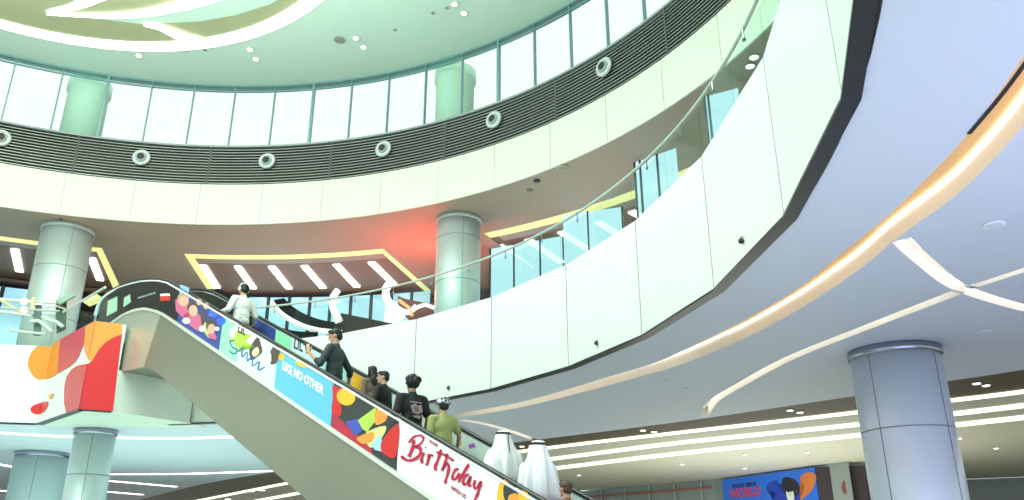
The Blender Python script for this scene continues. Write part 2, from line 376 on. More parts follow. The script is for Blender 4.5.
bm = BM(); arc_solid(bm, C3, [(15.05, 15.18), (15.25, 15.18), (15.25, 15.3), (15.05, 15.3)], -30, 142, 80); struct('trim_added_eave', fix(bm), EAVE)  # overhang added to show as a cyan shaded band through the panes
# round columns outside behind the glass
for px, lb in ((88, 'pale green round column behind the clerestory glass at the far left'), (442, 'pale green round column behind the clerestory glass near the middle of the ring')):
    p = P(px, 76 if px < 100 else 62, 15.2); d = Vector((p.x-C3.x, p.y-C3.y)).normalized(); c = Vector((C3.x, C3.y))+d*15.95
    bm = BM(); lathe(bm, [(.62, 11.8+EYE), (.62, 14.9+EYE), (.68, 14.92+EYE), (.68, 15.3+EYE)], 40, c); tag(obj('column', fix(bm), OUTCOL, smooth=True), lb, 'column', 'green columns behind the clerestory')

# main ceiling
def disc(name, c, r, h, m, n=96, th=.2, holes=()):
    return plate(name, [(c[0]+r*math.cos(2*math.pi*i/n), c[1]+r*math.sin(2*math.pi*i/n)) for i in range(n)], list(holes), h, h+th, m)
disc('ceiling', C3, 15.03, 15.2, DOME)
CR = (-11.1, 13.8)
disc('ceiling_medallion', CR, 7.5, 15.16, OLIVE, 96, .039)
bm = BM()
def ring(bm, c, r0, r1, h, th, n=96, a0=0, a1=360):
    arc_solid(bm, Vector(c), [(r0, h), (r1, h), (r1, h+th), (r0, h+th)], a0, a1, n)
ring(bm, CR, 7.5, 7.94, 15.12, .079); tag(obj('ring_light', fix(bm), LEDRING), 'large glowing white ring on the mint atrium ceiling', 'ceiling light')
def ceilband(pxs, w, m, name, label, h=15.13, th=.03):
    pts = smoothpts([P(x, y, 15.16).xy for x, y in pxs], 6); n = len(pts)
    ws = [w[0]+(w[1]-w[0])*i/(n-1) for i in range(n)] if isinstance(w, tuple) else w
    b = band(pts, ws); bm = BM()
    for i in range(n-1):
        j = 2*n-1-i; poly_prism(bm, [Vector((*b[k], h+EYE)) for k in (i, i+1, j-1, j)], Vector((0, 0, th)))
    bmesh.ops.remove_doubles(bm, verts=bm.verts, dist=1e-5)
    return tag(obj(name, fix(bm), m), label, 'ceiling light', 'curved light bands inside the ceiling ring')
ceilband([(47, 11), (60, 9), (75, 6), (98, -4), (130, -18)], (.06, .5), LEDRING, 'curved_ceiling_light', 'glowing white curved band rising from the pointed tip inside the ceiling ring')
ceilband([(47, 12.5), (80, 14), (115, 14.5), (145, 12), (170, 7), (200, -1), (240, -16)], (.06, .5), LEDRING, 'curved_ceiling_light', 'glowing white curved band sweeping right from the pointed tip inside the ceiling ring', 15.09)
ceilband([(144, 23), (160, 26), (172, 31), (186, 37), (200, 42)], (.12, .6), LEDRING, 'curved_ceiling_light', 'short glowing white band joining the ceiling ring near its lowest point', 15.085)
# pale crescent
def ceilpoly(pxs, m, name, h):
    pts = [P(x, y, 15.16) for x, y in pxs]; bm = BM(); poly_prism(bm, [Vector((p.x, p.y, h+EYE)) for p in pts], Vector((0, 0, .01)))
    bmesh.ops.triangulate(bm, faces=bm.faces); return struct(name, fix(bm), m)
ceilpoly([(66, 14), (110, 20), (144, 24), (200, 21), (235, 15), (270, 4), (290, -8), (240, -16), (200, 0), (170, 8), (145, 13), (115, 15), (80, 14.5)], DOME, 'trim_ceiling_crescent', 15.145)

# gallery ceiling (underside of the upper ring) with recessed trays
def sector(r0, r1, a0, a1, n=24):
    return [pol(C3, r0, a0+(a1-a0)*i/n, 0) for i in range(n+1)] + [pol(C3, r1, a1-(a1-a0)*i/n, 0) for i in range(n+1)]
trays = [(17.3, 22.2, 106.3, 142), (17.3, 22.2, 75.0, 97.8), (17.3, 22.2, 8, 63.0)]
outr = sector(14.7, 29, -35, 150, 90)
plate('ceiling_gallery', [(p.x, p.y) for p in outr], [[(p.x, p.y) for p in sector(*t)] for t in trays], 10.0, 10.06, TAUPE)
for i, t in enumerate(trays):
    s = sector(t[0]-.2, t[1]+.2, t[2]-.6, t[3]+.6); plate('ceiling_tray', [(p.x, p.y) for p in s], [], 10.061, 10.2, BROWN)
    bm = BM(); r0, r1, a0, a1 = t
    w = .52; da = math.degrees(.26/19)
    arc_solid(bm, C3, [(r0+.0, 10.035), (r0+w, 10.035), (r0+w, 10.06), (r0+.0, 10.06)], a0, a1, 30)
    if i: arc_solid(bm, C3, [(r0+w, 10.035), (r1, 10.035), (r1, 10.06), (r0+w, 10.06)], a1-da, a1, 2) if i == 1 else None
    if i < 2: arc_solid(bm, C3, [(r0+w, 10.035), (r1, 10.035), (r1, 10.06), (r0+w, 10.06)], a0, a0+da, 2)
    tag(obj('cove_light', fix(bm), LEDY), ['yellow cove light framing the ceiling tray left of the escalator landing', 'yellow cove light framing the middle ceiling tray over the escalator', 'long yellow cove light curving up the right side of the gallery ceiling'][i], 'cove light', 'yellow coves of the gallery ceiling')
    bm = BM(); arc_solid(bm, C3, [(r0+w+.02, 10.03), (r0+w+.42, 10.03), (r0+w+.42, 10.06), (r0+w+.02, 10.06)], a0+da*1.2, a1-da*1.2, 30); struct('trim_tray_ledge', fix(bm), plain('ledge_grey', (.42, .38, .33)))
# strip lights in the trays
sa = [122.6, 115.1, 107.9, 96.6, 92.9, 89.2, 85.6, 82.0, 78.0, 63.2-.0, 59.9, 56.1, 51.9, 48.1, 44.2, 40.3, 36.4]
sw = ['outermost strip light of the left gallery tray, at the frame edge', 'tilted strip light in the gallery tray left of the steel column', 'tilted strip light between the left steel column and the escalator handrail']
sr = []
for i, a in enumerate(sa):
    p0 = pol(C3, 18.55, a, 10.02); p1 = pol(C3, 21.0, a+.1, 10.02)
    if i < 3: lb = sw[i]
    elif i < 9: lb = 'slanted white strip light, %s from the left in the middle gallery tray' % ORD[i-3]
    else: lb = 'slanted white strip light, %s to the right of the middle steel column' % ORD[i-9]
    t = (p1-p0).normalized(); nn = Vector((-t.y, t.x, 0))*.12; bm = BM(); poly_prism(bm, [p0+nn, p0-nn, p1-nn, p1+nn], Vector((0, 0, .04)))
    tag(obj('strip_light', fix(bm), LED), lb, 'ceiling light', 'strip lights in the gallery ceiling')
# gallery floor ring and back wall
plate('floor_gallery', [(p.x, p.y) for p in [pol(C2, 12.5, a, 0) for a in range(-35, 83, 2)]+[pol(C2, 12.5, a, 0) for a in range(96, 150, 2)]+[pol(C3, 29, 148-i*2, 0) for i in range(90)]], [], 5.0, 5.2, STONE)

# ================================================================== COLUMNS
def column(c, r, h0, h1, m, label, joints, capm=CHROME, caph=.14, seam=None, toward=None):
    e = empty('column', (c[0], c[1], h0+EYE)); tag(e, label, 'column')
    bm = BM(); lathe(bm, [(r, 0), (r, h1-h0-caph)], 64); obj('shaft', fix(bm), m, e, smooth=False)
    for p in e.children[0].data.polygons: p.use_smooth = abs(p.normal.z) < .5
    bm = BM(); lathe(bm, [(r+.012, h1-h0-caph), (r+.03, h1-h0-caph+.02), (r+.03, h1-h0)], 64); o = obj('collar', fix(bm), capm, e)
    for p in o.data.polygons: p.use_smooth = abs(p.normal.z) < .5
    js = plain('column_joint', (.22, .25, .30), .5)
    for z in joints:
        bm = BM(); lathe(bm, [(r+.003, z-h0-.010), (r+.003, z-h0+.010)], 64); obj('joint', fix(bm), js, e)
    if seam is not None:
        for sg in seam:
            bm = BM(); box(bm, (math.cos(sg)*(r-.002), math.sin(sg)*(r-.002), (h1-h0-caph)/2), (.014, .014, h1-h0-caph-.02), sg); obj('seam', bm, js, e)
    return e
column((6.26, 13.21), .69, -1.6, 3.33, STEELB, 'broad blue-grey metal column on the right, in front of the glowing coves', [2.02, .3], seam=[math.radians(-148), math.radians(-60)])
column((-13.93, 23.89), .74, 5.2, 10, STEEL, 'steel clad gallery column at the far left above the orange logo wall', [8.6, 7.0], STEEL, seam=[math.radians(-50)])
column((-1.62, 23.21), .67, 5.2, 10, STEEL, 'steel clad gallery column in the middle, beside the glowing red shop sign', [9.3, 7.9, 6.4], STEEL, seam=[math.radians(-75)])
column((-14.24, 25.5), .74, -1.6, 3.33, STEEL, 'broad steel column below the landing, at the far left', [.9], seam=[math.radians(-70)])
column((-10.56, 21.13), .49, -1.6, 3.33, STEEL, 'slimmer steel column directly below the orange and red logo wall', [2.2], seam=[math.radians(-70)])

# ================================================================== RAILINGS
def railing(label, pathfn, a_list, gm=GLASS, hand=True):
    e = empty('glass_railing', pathfn((a_list[0]+a_list[-1])/2, 5.2)); tag(e, label, 'railing')
    inv = Matrix.Translation(-e.location)
    def add(name, bm, m, par=e, sm=False):
        bm.transform(inv); return obj(name, fix(bm), m, par, smooth=sm)
    for a0, a1 in zip(a_list, a_list[1:]):
        p0, p1 = pathfn(a0, 5.21), pathfn(a1, 5.21); t = (p1-p0).normalized(); nn = Vector((-t.y, t.x, 0))*.012
        p0 += t*.01; p1 -= t*.01; bm = BM(); poly_prism(bm, [p0-nn, p1-nn, p1-nn+Vector((0, 0, .86)), p0-nn+Vector((0, 0, .86))], nn*2); add('glass_pane', bm, gm)
        m0 = (pathfn(a0, 6.05)+pathfn(a1, 6.05))/2
        bm = BM(); tube(bm, [m0, m0+Vector((0, 0, .13))], .010, 6); box(bm, m0+Vector((0, 0, -.02)), (.035, .035, .04)); add('bracket', bm, CHROME)
    n = 6*(len(a_list)-1)
    bm = BM(); tube(bm, [pathfn(a_list[0]+(a_list[-1]-a_list[0])*i/n, 6.2) for i in range(n+1)], .026, 8); add('handrail', bm, plain('rail_grey_green', (.42, .52, .46), .35), sm=True)
    return e
railing('curved glass railing with round handrail on top of the long white parapet', lambda a, h: pol(C2, 12.50, a, h), [-27+5.4*i for i in range(20)])
railing('short curved glass railing at the far left beside the landing', lambda a, h: pol(C2, 12.50, a, h), [99+5.4*i for i in range(8)], GLASSR)
ab = lambda t, h: Vector((*(A_.lerp(B_, t)).xy, h+EYE)) + Vector((.05, .08, 0))
e = empty('glass_railing', ab(.5, 5.2)); tag(e, 'straight glass railing on the logo wall of the escalator landing', 'railing'); inv = Matrix.Translation(-e.location)
for k in range(2):
    p0, p1 = ab(k/2+.01, 5.22), ab(k/2+.49, 5.22); nn = Vector((.009, .009, 0)); bm = BM(); poly_prism(bm, [p0-nn, p1-nn, p1-nn+Vector((0, 0, .86)), p0-nn+Vector((0, 0, .86))], nn*2); bm.transform(inv); obj('glass_pane', fix(bm), GLASSR, e)
bm = BM(); tube(bm, [ab(0, 6.15), ab(1, 6.15)], .03, 8); bm.transform(inv); obj('handrail', fix(bm), ALU, e)

# ================================================================== LOGO WALL
LOGO = empty('logo_sign', (B_.x, B_.y, 3.33+EYE)); tag(LOGO, 'wrap-around sign of orange and red petals on the white landing wall', 'sign')
nAB = Vector((-(B_-A_).y, (B_-A_).x, 0)).normalized(); nAB = -nAB if nAB.dot(-B_) < 0 else nAB
nBC = Vector((-(C_-B_).y, (C_-B_).x, 0)).normalized(); nBC = -nBC if nBC.dot(-B_) < 0 else nBC
def proj(p):
    q = p-Vector((0, 0, EYE)); z = q.dot(Fv); return (512+F_PX*q.dot(Rv)/z, 250-F_PX*q.dot(Uv)/z)
Bt, Bb = proj(Vector((B_.x, B_.y, 5.2+EYE))), proj(Vector((B_.x, B_.y, 3.33+EYE)))
def clip(poly, f):
    out = []
    for i, p in enumerate(poly):
        q = poly[(i+1) % len(poly)]; a, b = f(p), f(q)
        if a >= 0: out.append(p)
        if (a >= 0) != (b >= 0): t = a/(a-b); out.append((p[0]+(q[0]-p[0])*t, p[1]+(q[1]-p[1])*t))
    return out
nLA = Vector((-(A_-L_).y, (A_-L_).x, 0)).normalized(); nLA = -nLA if nLA.dot(-A_) < 0 else nLA
At, Ab = proj(Vector((A_.x, A_.y, 5.2+EYE))), proj(Vector((A_.x, A_.y, 3.33+EYE)))
def sideA(p): return p[0]-(Ab[0]+(At[0]-Ab[0])*(p[1]-Ab[1])/(At[1]-Ab[1]))
def side(p): return p[0]-(Bb[0]+(Bt[0]-Bb[0])*(p[1]-Bb[1])/(Bt[1]-Bb[1]))
def logopatch(zp, m, dep, name='print'):
    pts = [(20+x/4.345, 310+y/4.345) for x, y in zp]
    for f, A, n in ((lambda p: -sideA(p), A_, nLA), (lambda p: min(-side(p), sideA(p)), B_, nAB), (side, B_, nBC)):
        c = clip(clip(pts, sideA), lambda p: -side(p)) if n is nAB else clip(pts, f)
        if len(c) < 3: continue
        o = A+n*dep; vs = [PL(x, y, o, n) for x, y in c]
        hi, lo = (LH+.01 if n is not nLA else HT)+EYE, 3.31+EYE
        for v in vs: v.z = min(hi, max(lo, v.z))
        clean = [v for i, v in enumerate(vs) if (v-vs[i-1]).length > 1e-3]
        bm = BM(); poly_prism(bm, clean, -n*.004); bmesh.ops.triangulate(bm, faces=bm.faces); bm.transform(Matrix.Translation(-LOGO.location)); obj(name, fix(bm), m, LOGO)
def cr(zp): # rounded outline
    p = [Vector(q) for q in zp]; n = len(p); out = []
    for i in range(n):
        a, b, c, d = p[i-1], p[i], p[(i+1) % n], p[(i+2) % n]
        for k in range(4):
            t = k/4; v = .5*((2*b)+(c-a)*t+(2*a-5*b+4*c-d)*t*t+(3*b-a-3*c+d)*t**3); out.append((v.x, v.y))
    return out
ORG = plain('logo_orange', (.75, .26, .025), .4); ORG2 = plain('logo_orange_light', (.80, .31, .05), .4); RED = plain('logo_red', (.62, .02, .025), .4); RED2 = plain('logo_rose', (.56, .045, .07), .4)
logopatch(cr([(178, 98), (110, 130), (58, 172), (36, 215), (36, 250), (60, 290), (95, 302), (162, 275), (166, 200)]), ORG, .010)
logopatch([(182, 95), (285, 55), (282, 95), (276, 150), (255, 200), (240, 225), (215, 246), (162, 275), (168, 190)], RED2, .012)
logopatch([(285, 40), (320, 30), (446, 60), (443, 105), (400, 122), (370, 142), (340, 175), (322, 205), (310, 228), (292, 208), (281, 180), (277, 150), (283, 95)], ORG2, .010)
logopatch([(443, 105), (402, 450), (268, 430), (268, 238), (300, 231), (316, 222), (328, 198), (345, 170), (372, 142), (402, 122)], RED, .012)
logopatch([(269, 430), (200, 445), (190, 400), (192, 330), (203, 285), (225, 256), (250, 241), (269, 236)], RED2, .012)
logopatch(cr([(120, 398), (112, 432), (80, 453), (52, 446), (46, 426), (68, 410)]), RED, .012)
logopatch(cr([(125, 372), (146, 362), (142, 378), (130, 386)]), ORG, .012)

# ================================================================== ESCALATOR
EA = Vector((-7.65, 17.31)); ang = math.radians(-43.8)
ED = Vector((math.cos(ang), math.sin(ang))); EN = Vector((-ED.y, ED.x)); SL = math.tan(math.radians(25.5)); WID = 1.09
def E_(u, lat, h): q = EA+ED*u+EN*lat; return Vector((q.x, q.y, h+EYE))
def esc_uv(px, py, lat=0.):
    A = EA+EN*lat; v = PL(px, py, A, EN); q = Vector((v.x, v.y))-EA; return q.dot(ED), v.z-EYE
HR = [(-4.07, 6.17), (-4.0, 6.38), (-3.85, 6.50), (-3.6, 6.56), (-2.8, 6.56), (-2.2, 6.50), (-1.5, 6.40), (-1.03, 6.30), (-.5, 6.17), (0, 6.0), (.5, 5.765)]
UEND = 13.4
ESC = empty('escalator', (*(EA+ED*UEND), 0)); tag(ESC, 'long escalator with printed side banners climbing to the gallery landing', 'escalator')
einv = Matrix.Translation(-ESC.location)
def eobj(name, bm, m, par=None, sm=False, raw=False):
    if not raw: bm.transform(einv)
    return obj(name, fix(bm), m, par or ESC, smooth=sm)
def interp(tab, u):
    if u <= tab[0][0]: return tab[0][1]
    for (a, b), (c, d) in zip(tab, tab[1:]):
        if u <= c: return b+(d-b)*(u-a)/(c-a)
    (a, b), (c, d) = tab[-2:]; return d+(d-b)/(c-a)*(u-c) if False else d-SL*(u-c)
def hr(u): return interp(HR, u)
CT = [(-4.0, 5.55), (-2.73, 5.62), (-2.2, 5.68), (-1.5, 5.66), (-.9, 5.56), (-.3, 5.37), (.1, 5.215), (.6, 4.975)]     # top of the cladding / bottom of the balustrade
def ct(u): return interp(CT, u)
CB = [(-4.0, 4.3), (-1.85, 4.24), (-.44, 4.13), (.0, 4.01), (.5, 3.77)]
def cb(u): return interp(CB, u)
def vstrip(lat, us, f0, f1, th, name, m, par=None):
    bm = BM(); A = []; 
    for u in us: A.append([bm.verts.new(E_(u, lat, f0(u))), bm.verts.new(E_(u, lat, f1(u))), bm.verts.new(E_(u, lat+th, f1(u))), bm.verts.new(E_(u, lat+th, f0(u)))])
    for a, b in zip(A, A[1:]):
        for k in range(4): bm.faces.new((a[k], b[k], b[(k+1) % 4], a[(k+1) % 4]))
    bm.faces.new(A[0]); bm.faces.new(A[-1][::-1]); return eobj(name, bm, m, par)
def fr(a, b, n): return [a+(b-a)*i/n for i in range(n+1)]
U0_ = -1.78
for lat, th in ((0., .05), (WID+.0, -.05)):
    # side cladding in panels
    cuts = [-.02, 3.1, 6.2, 9.3, 12.4, UEND]
    if lat == 0:
        for a, b in zip(cuts, cuts[1:]):
            # each panel's top and bottom follow the slope; joints perpendicular
            bm = BM(); k = .38
            def q(u, top): return (u, ct(u)) if top else (u-.40, cb(u-.40))
            pts = []
            us = fr(a+.001, b-.001, 8)
            pts = [E_(u, -.03, ct(u)) for u in us] + [E_(u-.46, -.03, max(-1.58, cb(u-.46))) for u in reversed(us)]
            poly_prism(bm, pts, Vector((EN.x, EN.y, 0))*.05); bmesh.ops.triangulate(bm, faces=bm.faces); eobj('side_cladding', bm, TRUSS)
        us = fr(-3.9, -.03, 14); bm = BM()
        pts = [E_(u, -.03, ct(u)) for u in us] + [E_(u, -.03, cb(u)) for u in reversed(fr(-3.9, -.49, 10))]
        poly_prism(bm, pts, Vector((EN.x, EN.y, 0))*.05); bmesh.ops.triangulate(bm, faces=bm.faces); o = eobj('end_cladding', bm, TRUSS_LIT); o['label'] = 'steel cladding of the level end, reflected light painted in'
    else:
        vstrip(lat+.03, fr(-3.9, UEND, 40), lambda u: max(-1.58, cb(u)), ct, -.05, 'side_cladding', TRUSS)
vstrip(0.02, fr(-3.9, UEND, 40), lambda u: max(-1.58, cb(u)), lambda u: max(-1.55, cb(u)+.04), WID-.04, 'underside', TRUSS)
def hrc(u): return max(hr(u), -.65)
# balustrades: inner panels, deck, handrails
for lat, th in ((0.015, .02), (WID-.035, .02)):
    vstrip(lat, fr(-3.9, UEND, 60), lambda u: ct(u)+.02, lambda u: hr(u)-.045, th, 'balustrade_glass', plain('balustrade_backing', (.55, .68, .62), .2))
    o = ESC.children[-1]
for lat, lb in ((0.02, None), (WID-.02, None)):
    us = [-4.07, -4.0, -3.85, -3.6, -3.2, -2.8, -2.5, -2.2, -1.9, -1.5, -1.25, -1.03, -.75, -.5, -.25, 0, .25, .5]+fr(1, UEND, 24)
    pts = [E_(-3.9, lat, 5.62), E_(-4.05, lat, 5.8), E_(-4.13, lat, 6.0)]+[E_(u, lat, hr(u)) for u in us]
    bm = BM(); tube(bm, pts, .042, 8, flat=.7); eobj('handrail', bm, RUBBER, sm=True)
    s = -1 if lat < .5 else 1
    bm = BM(); tube(bm, [p+Vector((EN.x, EN.y, 0))*s*.03-Vector((0, 0, .05))+(Vector((ED.x, ED.y, 0))*(.04 if i < 4 else 0)) for i, p in enumerate(pts)], .018, 6); eobj('handrail_track', bm, plain('white_track', (.85, .90, .92), .3), sm=True)
# newel guide: pale wide band round the end
bm = BM(); tube(bm, [E_(-3.83, -.03, 5.62), E_(-3.95, -.03, 5.82), E_(-4.0, -.03, 6.05), E_(-3.92, -.03, 6.27), E_(-3.72, -.03, 6.42), E_(-3.4, -.03, 6.475), E_(-3.0, -.03, 6.49)], [.05, .055, .06, .055, .045, .03, .02], 8); eobj('newel_band', bm, plain('pale_blue_newel', (.72, .86, .92), .25), sm=True)
vstrip(-.05, fr(-2.9, UEND, 50), lambda u: ct(u)-.05, lambda u: ct(u)+.012, .07, 'skirt_trim', ALU)
vstrip(WID-.02, fr(-2.9, UEND, 50), lambda u: ct(u)-.05, lambda u: ct(u)+.012, .07, 'skirt_trim', ALU)
# steps and landing plate
def stepz(u): return hr(u)-1.30 if u > 0 else 5.2
bm = BM(); u = -.4; 
while u < UEND-.3:
    z = min(5.2, 6.0-SL*u-1.30+.1)
    if z < -1.55: break
    poly_prism(bm, [E_(u, .08, z), E_(u+.42, .08, z), E_(u+.42, WID-.08, z), E_(u, WID-.08, z)], Vector((0, 0, -.19))); u += .40
eobj('steps', bm, plain('dark_step_metal', (.12, .12, .13), .4))
bm = BM(); poly_prism(bm, [E_(-3.8, .06, 5.2), E_(-.4, .06, 5.2), E_(-.4, WID-.06, 5.2), E_(-3.8, WID-.06, 5.2)], Vector((0, 0, -.05))); eobj('landing_plate', bm, STEEL)

# --- printed banner on the near balustrade (drawn on its plane)
NL = -.012
BAN = empty('printed_banner'); BAN.parent = ESC; BAN.location = (0, 0, 0)
def banpoly(pts, m, dep, name='print', lat=NL, par=None, zc=True, th=.003):
    # pts in (u, h)
    bm = BM(); s = Vector((EN.x, EN.y, 0))*-dep
    v = [E_(u, lat, h)+s for u, h in pts]
    poly_prism(bm, v, Vector((EN.x, EN.y, 0))*th); bmesh.ops.triangulate(bm, faces=bm.faces); return eobj(name, bm, m, par or BAN)
def bansec(u0, u1, m, dep=0., f0=None, f1=None, name='banner_section', lat=NL, lean0=0, lean1=0):
    us = fr(u0, u1, 10)
    pts = [(u+lean0*(1-(u-u0)/(u1-u0))+lean1*(u-u0)/(u1-u0), ct(u)+.014) for u in us]+[(u, hr(u)-.06) for u in reversed(us)]
    return banpoly(pts, m, dep, name, lat)
def U(px, py): return esc_uv(px, py)[0]
c_black = plain('banner_black', (.01, .012, .014), .3); c_photo = plain('banner_blue', (.03, .06, .28), .5); c_mint = plain('banner_mint', (.30, .80, .48), .5)
c_pale = plain('banner_pale_blue', (.62, .86, .95), .5); c_sky = plain('banner_sky_blue', (.12, .46, .66), .5); c_dark = plain('banner_charcoal', (.03, .035, .035), .5)
c_white = plain('banner_white', (.86, .90, .92), .4); c_lime = plain('banner_lime', (.42, .80, .08), .5); c_yel = plain('banner_yellow', (.82, .45, .03), .5)
c_red = plain('banner_red', (.60, .02, .015), .5); c_pink = plain('banner_pink', (.60, .12, .26), .5); c_skin = plain('banner_skin', (.66, .38, .28), .6); c_hair = plain('banner_hair', (.08, .06, .05), .6)
c_crim = plain('banner_crimson', (.50, .004, .05), .5); c_navy = plain('banner_navy', (.05, .10, .35), .5); c_org = plain('banner_orange', (.90, .30, .05), .5); c_cream = plain('banner_cream', (.85, .85, .60), .5); c_peach = plain('banner_peach', (.95, .70, .40), .5)
u_a, u_b, u_c, u_d, u_e = U(181, 300), U(222, 332), U(278, 355), U(333, 405), U(399, 440)
for m, a, b, nm in ((c_black, -3.85, u_a, 'banner_section'), (c_photo, u_a, u_b, 'banner_section'), (c_mint, u_b, u_b+.75, 'banner_section'), (c_pale, u_b+.75, u_c, 'banner_section'), (c_sky, u_c, u_d, 'banner_section'), (c_dark, u_d, u_e, 'banner_section'), (c_white, u_e, U(506, 492), 'banner_section')):
    bansec(a, b, m)
bansec(U(506, 492), UEND-.2, c_cream)
def pxpoly(pxs, m, dep=.004, rnd=False, name='print'):
    if rnd: pxs = cr(pxs)
    return banpoly([esc_uv(x, y) for x, y in pxs], m, dep, name)
def pxellipse(cx, cy, rx, ry, m, dep=.004, rot=0, name='print'):
    c, s = math.cos(rot), math.sin(rot)
    return pxpoly([(cx+rx*math.cos(t)*c-ry*math.sin(t)*s, cy+rx*math.cos(t)*s+ry*math.sin(t)*c) for t in [2*math.pi*k/20 for k in range(20)]], m, dep, name=name)
# pale notices and small red label on the black end
pxpoly([(108.5, 301), (118, 296.5), (117.5, 311), (107, 316.5)], plain('notice_green', (.38, .66, .50), .4))
pxpoly([(124.5, 298), (130.5, 294.5), (131.5, 302), (124, 307.5)], plain('notice_green', (.38, .66, .50), .4))
pxpoly([(161, 294), (170, 293.5), (170.5, 295.8), (161, 296.3)], c_white); pxpoly([(160.5, 296.3), (171, 295.8), (170.5, 300.6), (161, 301)], c_red)

def text_on(txt, o3, right, up, size, m, par, name='lettering', shear=0., ext=.003, bold=.0, align='LEFT', inverse=True):
    cu = bpy.data.curves.new(name, 'FONT'); cu.body = txt; cu.size = 1; cu.extrude = ext/size; cu.shear = shear; cu.offset = bold; cu.align_x = align; cu.resolution_u = 3
    o = bpy.data.objects.new('tmp', cu); COL.objects.link(o)
    me = bpy.data.meshes.new_from_object(o.evaluated_get(bpy.context.evaluated_depsgraph_get())); bpy.data.objects.remove(o)
    nrm = right.cross(up).normalized(); Mx = Matrix((right*size, up*size, nrm*size)).transposed().to_4x4(); Mx.translation = o3
    me.transform(Mx)
    if inverse: me.transform(einv)
    return obj(name, me, m, par)
DV = Vector((ED.x, ED.y, -SL)).normalized()           # down the slope
NV = Vector((-EN.x, -EN.y, 0))                        # towards the eye side
UPV = NV.cross(DV).normalized()
if UPV.z < 0: UPV = -UPV
def pt(px, py, dep): u, h = esc_uv(px, py); return E_(u, NL-dep, h)
VUP = Vector((0, 0, 1))
text_on('LIKE NO OTHER', pt(283, 369, .006), DV, VUP, .195, c_white, BAN, bold=.035)
text_on('Atatürk', pt(137, 299.5, .006), Vector((ED.x, ED.y, .12)).normalized(), VUP, .10, plain('notice_white', (.7, .8, .8), .5), BAN) if False else None
for k in range(7):    # tiny worn lettering on the black end
    x = 138.5+k*2.6; pxpoly([(x, 299-k*.8), (x+1.7, 298.5-k*.8), (x+1.6, 296.8-k*.8), (x+.1, 297.4-k*.8)], plain('notice_grey', (.35, .42, .42), .5))
text_on("LIL'", pt(238.5, 332, .009), Vector((ED.x, ED.y, -.42)).normalized(), VUP, .27, c_hair, BAN, bold=.02)
# crowd photograph, redrawn as simple children
pxpoly([(181, 284.5), (190, 288), (188, 305), (183, 303), (180, 296)], plain('banner_light_blue', (.25, .45, .80)))
pxpoly([(176, 300), (183, 297), (190, 303), (191, 316), (184, 318), (176.5, 311)], c_pink)
pxpoly([(184, 315), (196, 311), (203, 318), (206, 330), (198, 331), (186, 322)], c_pink)
pxellipse(184, 298.5, 6, 5.5, plain('banner_fair_hair', (.45, .28, .20)), .005); pxellipse(184.5, 301.5, 5, 5.2, c_skin, .008); pxellipse(200, 300.5, 3.4, 3, c_hair, .005); pxellipse(207, 304.5, 3.4, 3, c_hair, .005); pxellipse(193.5, 308, 5.5, 7, c_hair, .005); pxellipse(194, 311, 4.4, 5.8, c_skin, .008)
pxellipse(200, 302, 3, 3.4, c_skin, .006); pxellipse(207, 306, 3, 3.4, c_skin, .006)
pxpoly([(201, 315), (204, 306), (207, 320), (206, 332), (203, 331)], c_hair, .0045)
pxpoly([(202, 328), (206, 322), (212, 333), (218, 338), (209, 338)], plain('banner_olive', (.50, .52, .25)), .005)
pxellipse(212, 326, 5.2, 6.2, c_hair, .006); pxellipse(212.3, 329, 3.8, 5, c_skin, .008); pxpoly([(208, 334), (216, 333), (217, 340), (210, 338)], c_pink, .007)
pxellipse(214, 314, 5, 4, plain('banner_royal', (.03, .12, .75)), .005); pxellipse(222, 321, 4.5, 4, plain('banner_royal', (.03, .12, .75)), .005)
pxellipse(187, 327.0-6, 4, 3, c_white, .005); pxellipse(203, 329, 3, 3, c_white, .009)
pxellipse(218, 329, 2.4, 2.0, c_white, .009)
# mint star, lime burst and scribbled script
pxpoly([(236, 326), (252, 333), (268, 343), (260, 352), (238, 344), (231, 333)], c_white, .003, True)
pxpoly([(236, 330), (243, 333), (253, 335), (247, 341), (255, 347), (243, 345), (240, 352), (236, 343), (228, 340), (236, 337)], c_lime, .005)
def script(pxs, r, m, lat=NL, name='lettering', dep=.008, par=None, n=5):
    pts = smoothpts(pxs, n); bm = BM(); b = band(pts, [2*r*(.75+.35*math.sin(3*i/len(pts)*math.pi)**2) for i in range(len(pts))]); k = len(pts)
    for i in range(k-1):
        j = 2*k-1-i; q = []
        for w in (b[i], b[i+1], b[j-1], b[j]): u, h = esc_uv(w.x, w.y); q.append(E_(u, lat-dep, h))
        poly_prism(bm, q, Vector((EN.x, EN.y, 0))*.002)
    return eobj(name, bm, m, par or BAN)
script([(236, 341), (231, 341), (233, 347), (238, 350), (235, 354), (230, 351)], .6, c_navy)
script([(239, 352), (243, 348), (243, 357), (248, 352), (248, 361), (254, 356), (253, 366), (260, 362), (259, 370), (266, 367)], .6, c_navy)
# plain splashes in place of the cartoon animals
pxpoly([(250, 350), (254, 342), (259, 337), (262, 345), (263, 352), (258, 357), (252, 360)], c_hair, .005, True)
pxpoly([(253, 352), (258, 347), (260, 353), (255, 357)], c_peach, .007, True)
pxpoly([(271, 352), (277, 344), (281, 352), (277, 363), (271, 364), (274, 357)], c_hair, .005, True)
pxellipse(282, 357, 3.2, 3.8, c_yel, .005); pxellipse(302, 364, 6.5, 3, c_yel, .005, .5)
